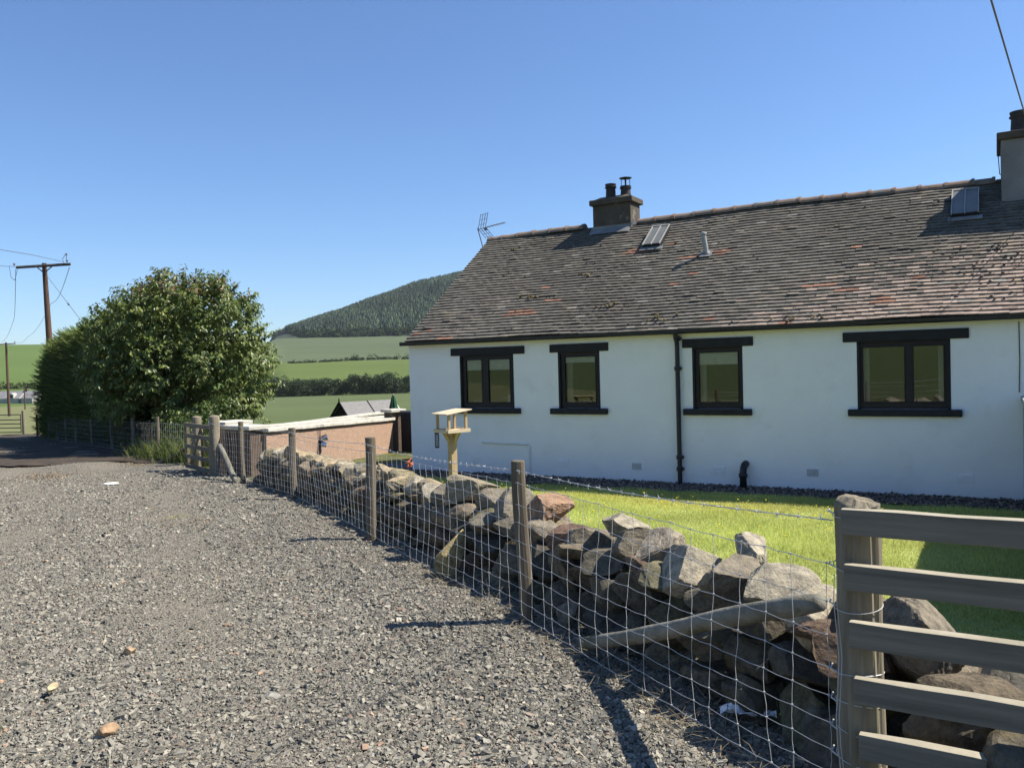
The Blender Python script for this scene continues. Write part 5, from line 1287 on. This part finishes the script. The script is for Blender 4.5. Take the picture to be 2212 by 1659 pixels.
V, F, C = clump_mass(np.array([(-8.2, 21.0, .15), (-7.7, 20.6, .35), (-8.8, 22.0, .2), (-7.2, 20.2, .1), (-9.4, 22.6, .3), (-7.5, 21.2, .6)]), np.array([.5, .55, .5, .4, .5, .5]), 420, .085, [(.075, .115, .03), (.11, .15, .04)], [1, 1], shell=.3)
tag(np_obj('bramble', V, F, M_LEAF, None, col=C), 'leafy green shrub growing under the tree behind the wire fence', 'shrub')
weeds('dry_grass', [(-13.0, 18.2, -8.0, 16.4, .55, 3400, .9), (-9.6, 20.5, -7.4, 18.0, .20, 900, .9), (-7.5, 17.7, -6.2, 16.3, .2, 420, .8), (-4.3, 10.1, -2.9, 9.4, .35, 500, .6), (-14, 22, -10, 19, .7, 1400, .7)], 'dry brown grass tufts at the far edge of the gravel', [(.26, .185, .115), (.33, .25, .16), (.20, .155, .10), (.14, .14, .07)], [4, 3, 4, 1], .075, .010, 1.3, M_STRAW, 'dry grass')
# straw and dead stems under the fence
n = 1700
yy = rng.uniform(2.3, 15, n); yy = np.where(rng.uniform(0, 1, n) < .6, rng.uniform(2.6, 6.8, n), yy); off = rng.normal(.10, .16, n)
xx = fence_x(yy) + off; P = np.stack([xx, yy, gz(xx, yy) + .045 + rng.uniform(0, .04, n)], -1)
D = np.stack([rng.normal(0, 1, n), rng.normal(0, 1, n), np.abs(rng.normal(0, .25, n))], -1)
V, F = bent_blades(P, D, rng.uniform(.06, .30, n), rng.uniform(.0018, .0045, n), rng.uniform(0, .05, n))
tag(np_obj('straw', V, F, M_STRAW, None, col=np.repeat(pick([(.24, .20, .13), (.15, .125, .085), (.34, .29, .19), (.09, .08, .06)], [4, 3, 1.5, 3], n), 5, 0)), 'dead stems and straw littered under the wire fence', 'straw', kind='stuff')
n = 330
yy = np.exp(rng.uniform(math.log(3.2), math.log(9), n)); xx = rng.uniform(-.65, .15, n) * yy; P = np.stack([xx, yy, tz(xx, yy) + .018], -1)
D = np.stack([rng.normal(0, 1, n), rng.normal(0, .6, n), rng.uniform(0, .12, n)], -1)
V, F = bent_blades(P, D, rng.uniform(.05, .22, n), rng.uniform(.002, .0042, n), rng.uniform(0, .015, n))
tag(np_obj('loose_straw', V, F, M_STRAW, None, col=np.repeat(pick([(.48, .42, .30), (.36, .30, .2)], [1, 1], n), 5, 0)), 'single pale straws lying on the gravel', 'straw', kind='stuff')
weeds('wall_foot_grass', [(1.25, 3.6, 2.3, 3.0, .10, 500, 1), (1.5, 3.2, 2.1, 2.9, .1, 260, 1.3), (.6, 4.9, -.6, 7.2, .12, 320, .8)], 'sparse grass growing along the foot of the stone wall', [(.10, .13, .04), (.20, .18, .09)], [2, 1], .14, .006, .5)
# ------------------------------------------------------------------ poles, wires, farmhouse
M_POLE = mat('tarred_pole', [(.3, (.065, .038, .026)), (.7, (.125, .075, .050))], scale=10, stretch=(1, 1, .1), rough=.85, bump=.3)
M_CABLE = plain('cable_metal', (.10, .105, .12), rough=.5)
M_INS = plain('insulator', (.20, .20, .22), rough=.3, spec=.6)
PY_ = 44.0
pt = at(95.5, 569, PY_); pb = at(107, 742, PY_)
up = empty('utility_pole', (pb[0] + .12, PY_, g1(pb[0], PY_)), 0, 'tall brown wooden utility pole with a crossarm behind the conifer hedge', 'pole')
def L3(p): return np.array(p) - np.array(up.location)
MB().tube([L3((pb[0] + (pb[0] - pt[0]) * .45, PY_, g1(pb[0], PY_) - .3)), L3(pb), L3(pt)], [.175, .155, .115], 14).build('pole', M_POLE, up)
A_, B_ = at(35, 578, PY_ - .14), at(152, 571, PY_ - .14)
ca = MB(); ca.tube([L3(A_), L3(B_)], .075, 4); ca.build('crossarm', mat('tarred_arm', [(.3, (.03, .028, .03)), (.7, (.06, .055, .055))], scale=8), up)
for px in (78, 112): MB().tube([L3(at(px, 576, PY_ - .2)), L3(at(95.5, 590, PY_ - .2))], .03, 5).build('arm_brace', M_TUBE, up)
for (px, pyy, h) in ((144, 566, 20), (31, 576, 4), (145, 569, 5)):
    p = np.array(L3(at(px, pyy, PY_ - .14))); k = h * PY_ / F_PX
    m = MB(); m.tube([p, p + (0, 0, k * .7)], .018, 6); m.lathe([(.03, 0), (.07, .02), (.035, .05), (.075, .07), (.03, .11)], p + np.array((0, 0, k * .7)), 10); m.build('insulator', M_INS, up)
def wire(name, pts, r, label, sag=0.0):
    pts = [np.array(p) for p in pts]; line = []
    for a_, b_ in zip(pts[:-1], pts[1:]):
        for q in range(13): t = q / 12; line.append(a_ + (b_ - a_) * t - np.array([0, 0, sag * math.sin(math.pi * t)]))
    return tag(MB().tube(line, r, 5).build(name, M_CABLE, None), label, 'wire')
P2 = 118.0
wire('power_line', [at(138, 566, PY_), at(70, 551, 36), at(-60, 530, 28)], .012, 'thin power line leaving the top of the tall pole to the upper left')
wire('power_line', [at(31, 576, PY_), at(-60, 566, 34)], .014, 'power line leaving the crossarm tip of the tall pole toward the left edge', .05)
wire('power_line', [at(34, 582, PY_), at(30, 690, 80), at(2, 739, P2)], .016, 'slack line dropping from the left crossarm end to the small distant pole', .6)
wire('power_line', [at(150, 578, PY_), at(111, 655, 70), at(60, 728, 112), at(30, 738, P2)], .016, 'slack line from the right crossarm end down past the tall pole', .5)
wire('jumper_wire', [at(20, 574, PY_), at(24, 600, PY_), at(32, 606, PY_), at(38, 582, PY_)], .012, 'short loop of wire hanging under the left end of the crossarm')
wire('jumper_wire', [at(138, 568, PY_), at(135, 560, PY_), at(142, 549, PY_)], .012, 'short curved wire beside the upright insulator on the crossarm')
wire('stay_wire', [at(98, 592, PY_), at(148, 657, 40), at(185, 706, 37.5)], .012, 'slanting stay wire from the tall pole down into the tree')
p_ = at(148, 657, 40); d_ = unit(np.array(at(185, 706, 37.5)) - np.array(p_))
tag(MB().tube([np.array(p_) - d_ * .10, np.array(p_) - d_ * .08, np.array(p_) + d_ * .08, np.array(p_) + d_ * .10], [.02, .05, .05, .02], 8).build('stay_insulator', M_INS, None), 'dark egg-shaped insulator on the slanting stay wire', 'insulator')
q2 = at(13, 742, P2); dp_ = empty('utility_pole', (q2[0], P2, g1(q2[0], P2)), 0, 'small distant wooden pole with a crossarm at the left edge', 'pole')
h2 = q2[2] - g1(q2[0], P2)
MB().tube([(.05, 0, -.3), (0, 0, h2 + .15)], [.2, .14], 10).build('pole', M_POLE, dp_); MB().tube([(-1.3, 0, h2 - .12), (1.35, 0, h2 - .05)], .07, 4).build('crossarm', M_TUBE, dp_)
for x_ in (-1.2, 1.25): MB().tube([(x_, 0, h2 - .1), (x_, 0, h2 + .3)], .05, 6).build('insulator', M_INS, dp_)
q3 = at(52.5, 838, 190); d3 = empty('telegraph_post', (q3[0], 190, g1(q3[0], 190)), 0, 'thin far post standing in front of the farmhouse roof', 'pole'); MB().tube([(0, 0, -.3), (0, 0, q3[2] - g1(q3[0], 190))], [.16, .13], 8).build('post', M_POLE, d3)
fb = at(32, 863, 300)
fm = empty('farmhouse', (fb[0], 300, min(fb[2], g1(fb[0], 300)) - 1.0), R(-8), 'far grey-roofed farmhouse at the left edge beyond the field gate', 'farmhouse')
zz0 = at(32, 861, 300)[2] - fm.location[2]; zz1 = at(32, 845, 300)[2] - fm.location[2]
M_SLATE = mat('far_slate', [(.3, (.17, .165, .17)), (.7, (.24, .235, .24))], scale=.8)
for nm, x0, x1 in (('roof', -6.2, 4.2), ('roof', 4.8, 9.5)):
    m = MB(); m.prism([(-3.4, zz0 + .1), (0, zz1), (3.4, zz0 + .1)], 'x', x0, x1); rf2 = m.build(nm, M_SLATE, fm)
    m = MB(); m.prism([(-3.5, zz0 + .12), (0, zz1 + .14), (3.5, zz0 + .12), (3.5, zz0 - .1), (0, zz1 - .08), (-3.5, zz0 - .1)], 'x', x0 - .35, x0 - .002); m.build('skew', M_COPE, rf2)
    m = MB(); m.span((x0 - .3, -.5, zz1 - .3), (x0 + .5, .5, zz1 + .9)); m.build('chimney', M_STACK, rf2)
m = MB(); m.span((-6.0, -3.2, -1), (4.0, 3.2, zz0 + .08)); m.span((4.9, -3.2, -1), (9.3, 3.2, zz0 + .08)); m.build('wall', mat('far_wall', [(.3, (.30, .29, .26)), (.7, (.4, .39, .36))], scale=.6), fm)
dm = MB(); dm.prism([(.4, zz0 + .2), (2.2, zz0 + .2), (2.2, zz0 + 1.5), (1.3, zz0 + 2.0), (.4, zz0 + 1.5)], 'y', -3.3, -.8); dm.build('dormer', M_COPE, fm)
MB().span((.75, -3.33, zz0 + .4), (1.85, -3.302, zz0 + 1.35)).build('window', M_BLACK, fm)
# telephone cable coming in over the camera to the cottage
ca_, cb_ = np.array(at(2268, 424, 12.75)), np.array(at(2141, 0, 5.0))
wire('telephone_cable', [ca_, cb_, cb_ + (cb_ - ca_) * 1.4], .0066, 'black telephone cable slanting down to the cottage at the upper right corner', .02)

# ------------------------------------------------------------------ thin summer haze over the fields
hz = MB().span((-2600, -700, -70), (2600, 2600, 260)).build('haze', plain('unused', (1, 1, 1)), None); tag(hz, kind='stuff')
m = bpy.data.materials.new('haze_air'); m.use_nodes = True; nt = m.node_tree; nt.nodes.remove(nt.nodes['Principled BSDF'])
pv = nt.nodes.new('ShaderNodeVolumePrincipled'); pv.inputs['Color'].default_value = (.80, .88, 1, 1); pv.inputs['Density'].default_value = .000065; pv.inputs['Anisotropy'].default_value = .1
nt.links.new(pv.outputs[0], nt.nodes['Material Output'].inputs['Volume']); hz.data.materials.clear(); hz.data.materials.append(m)
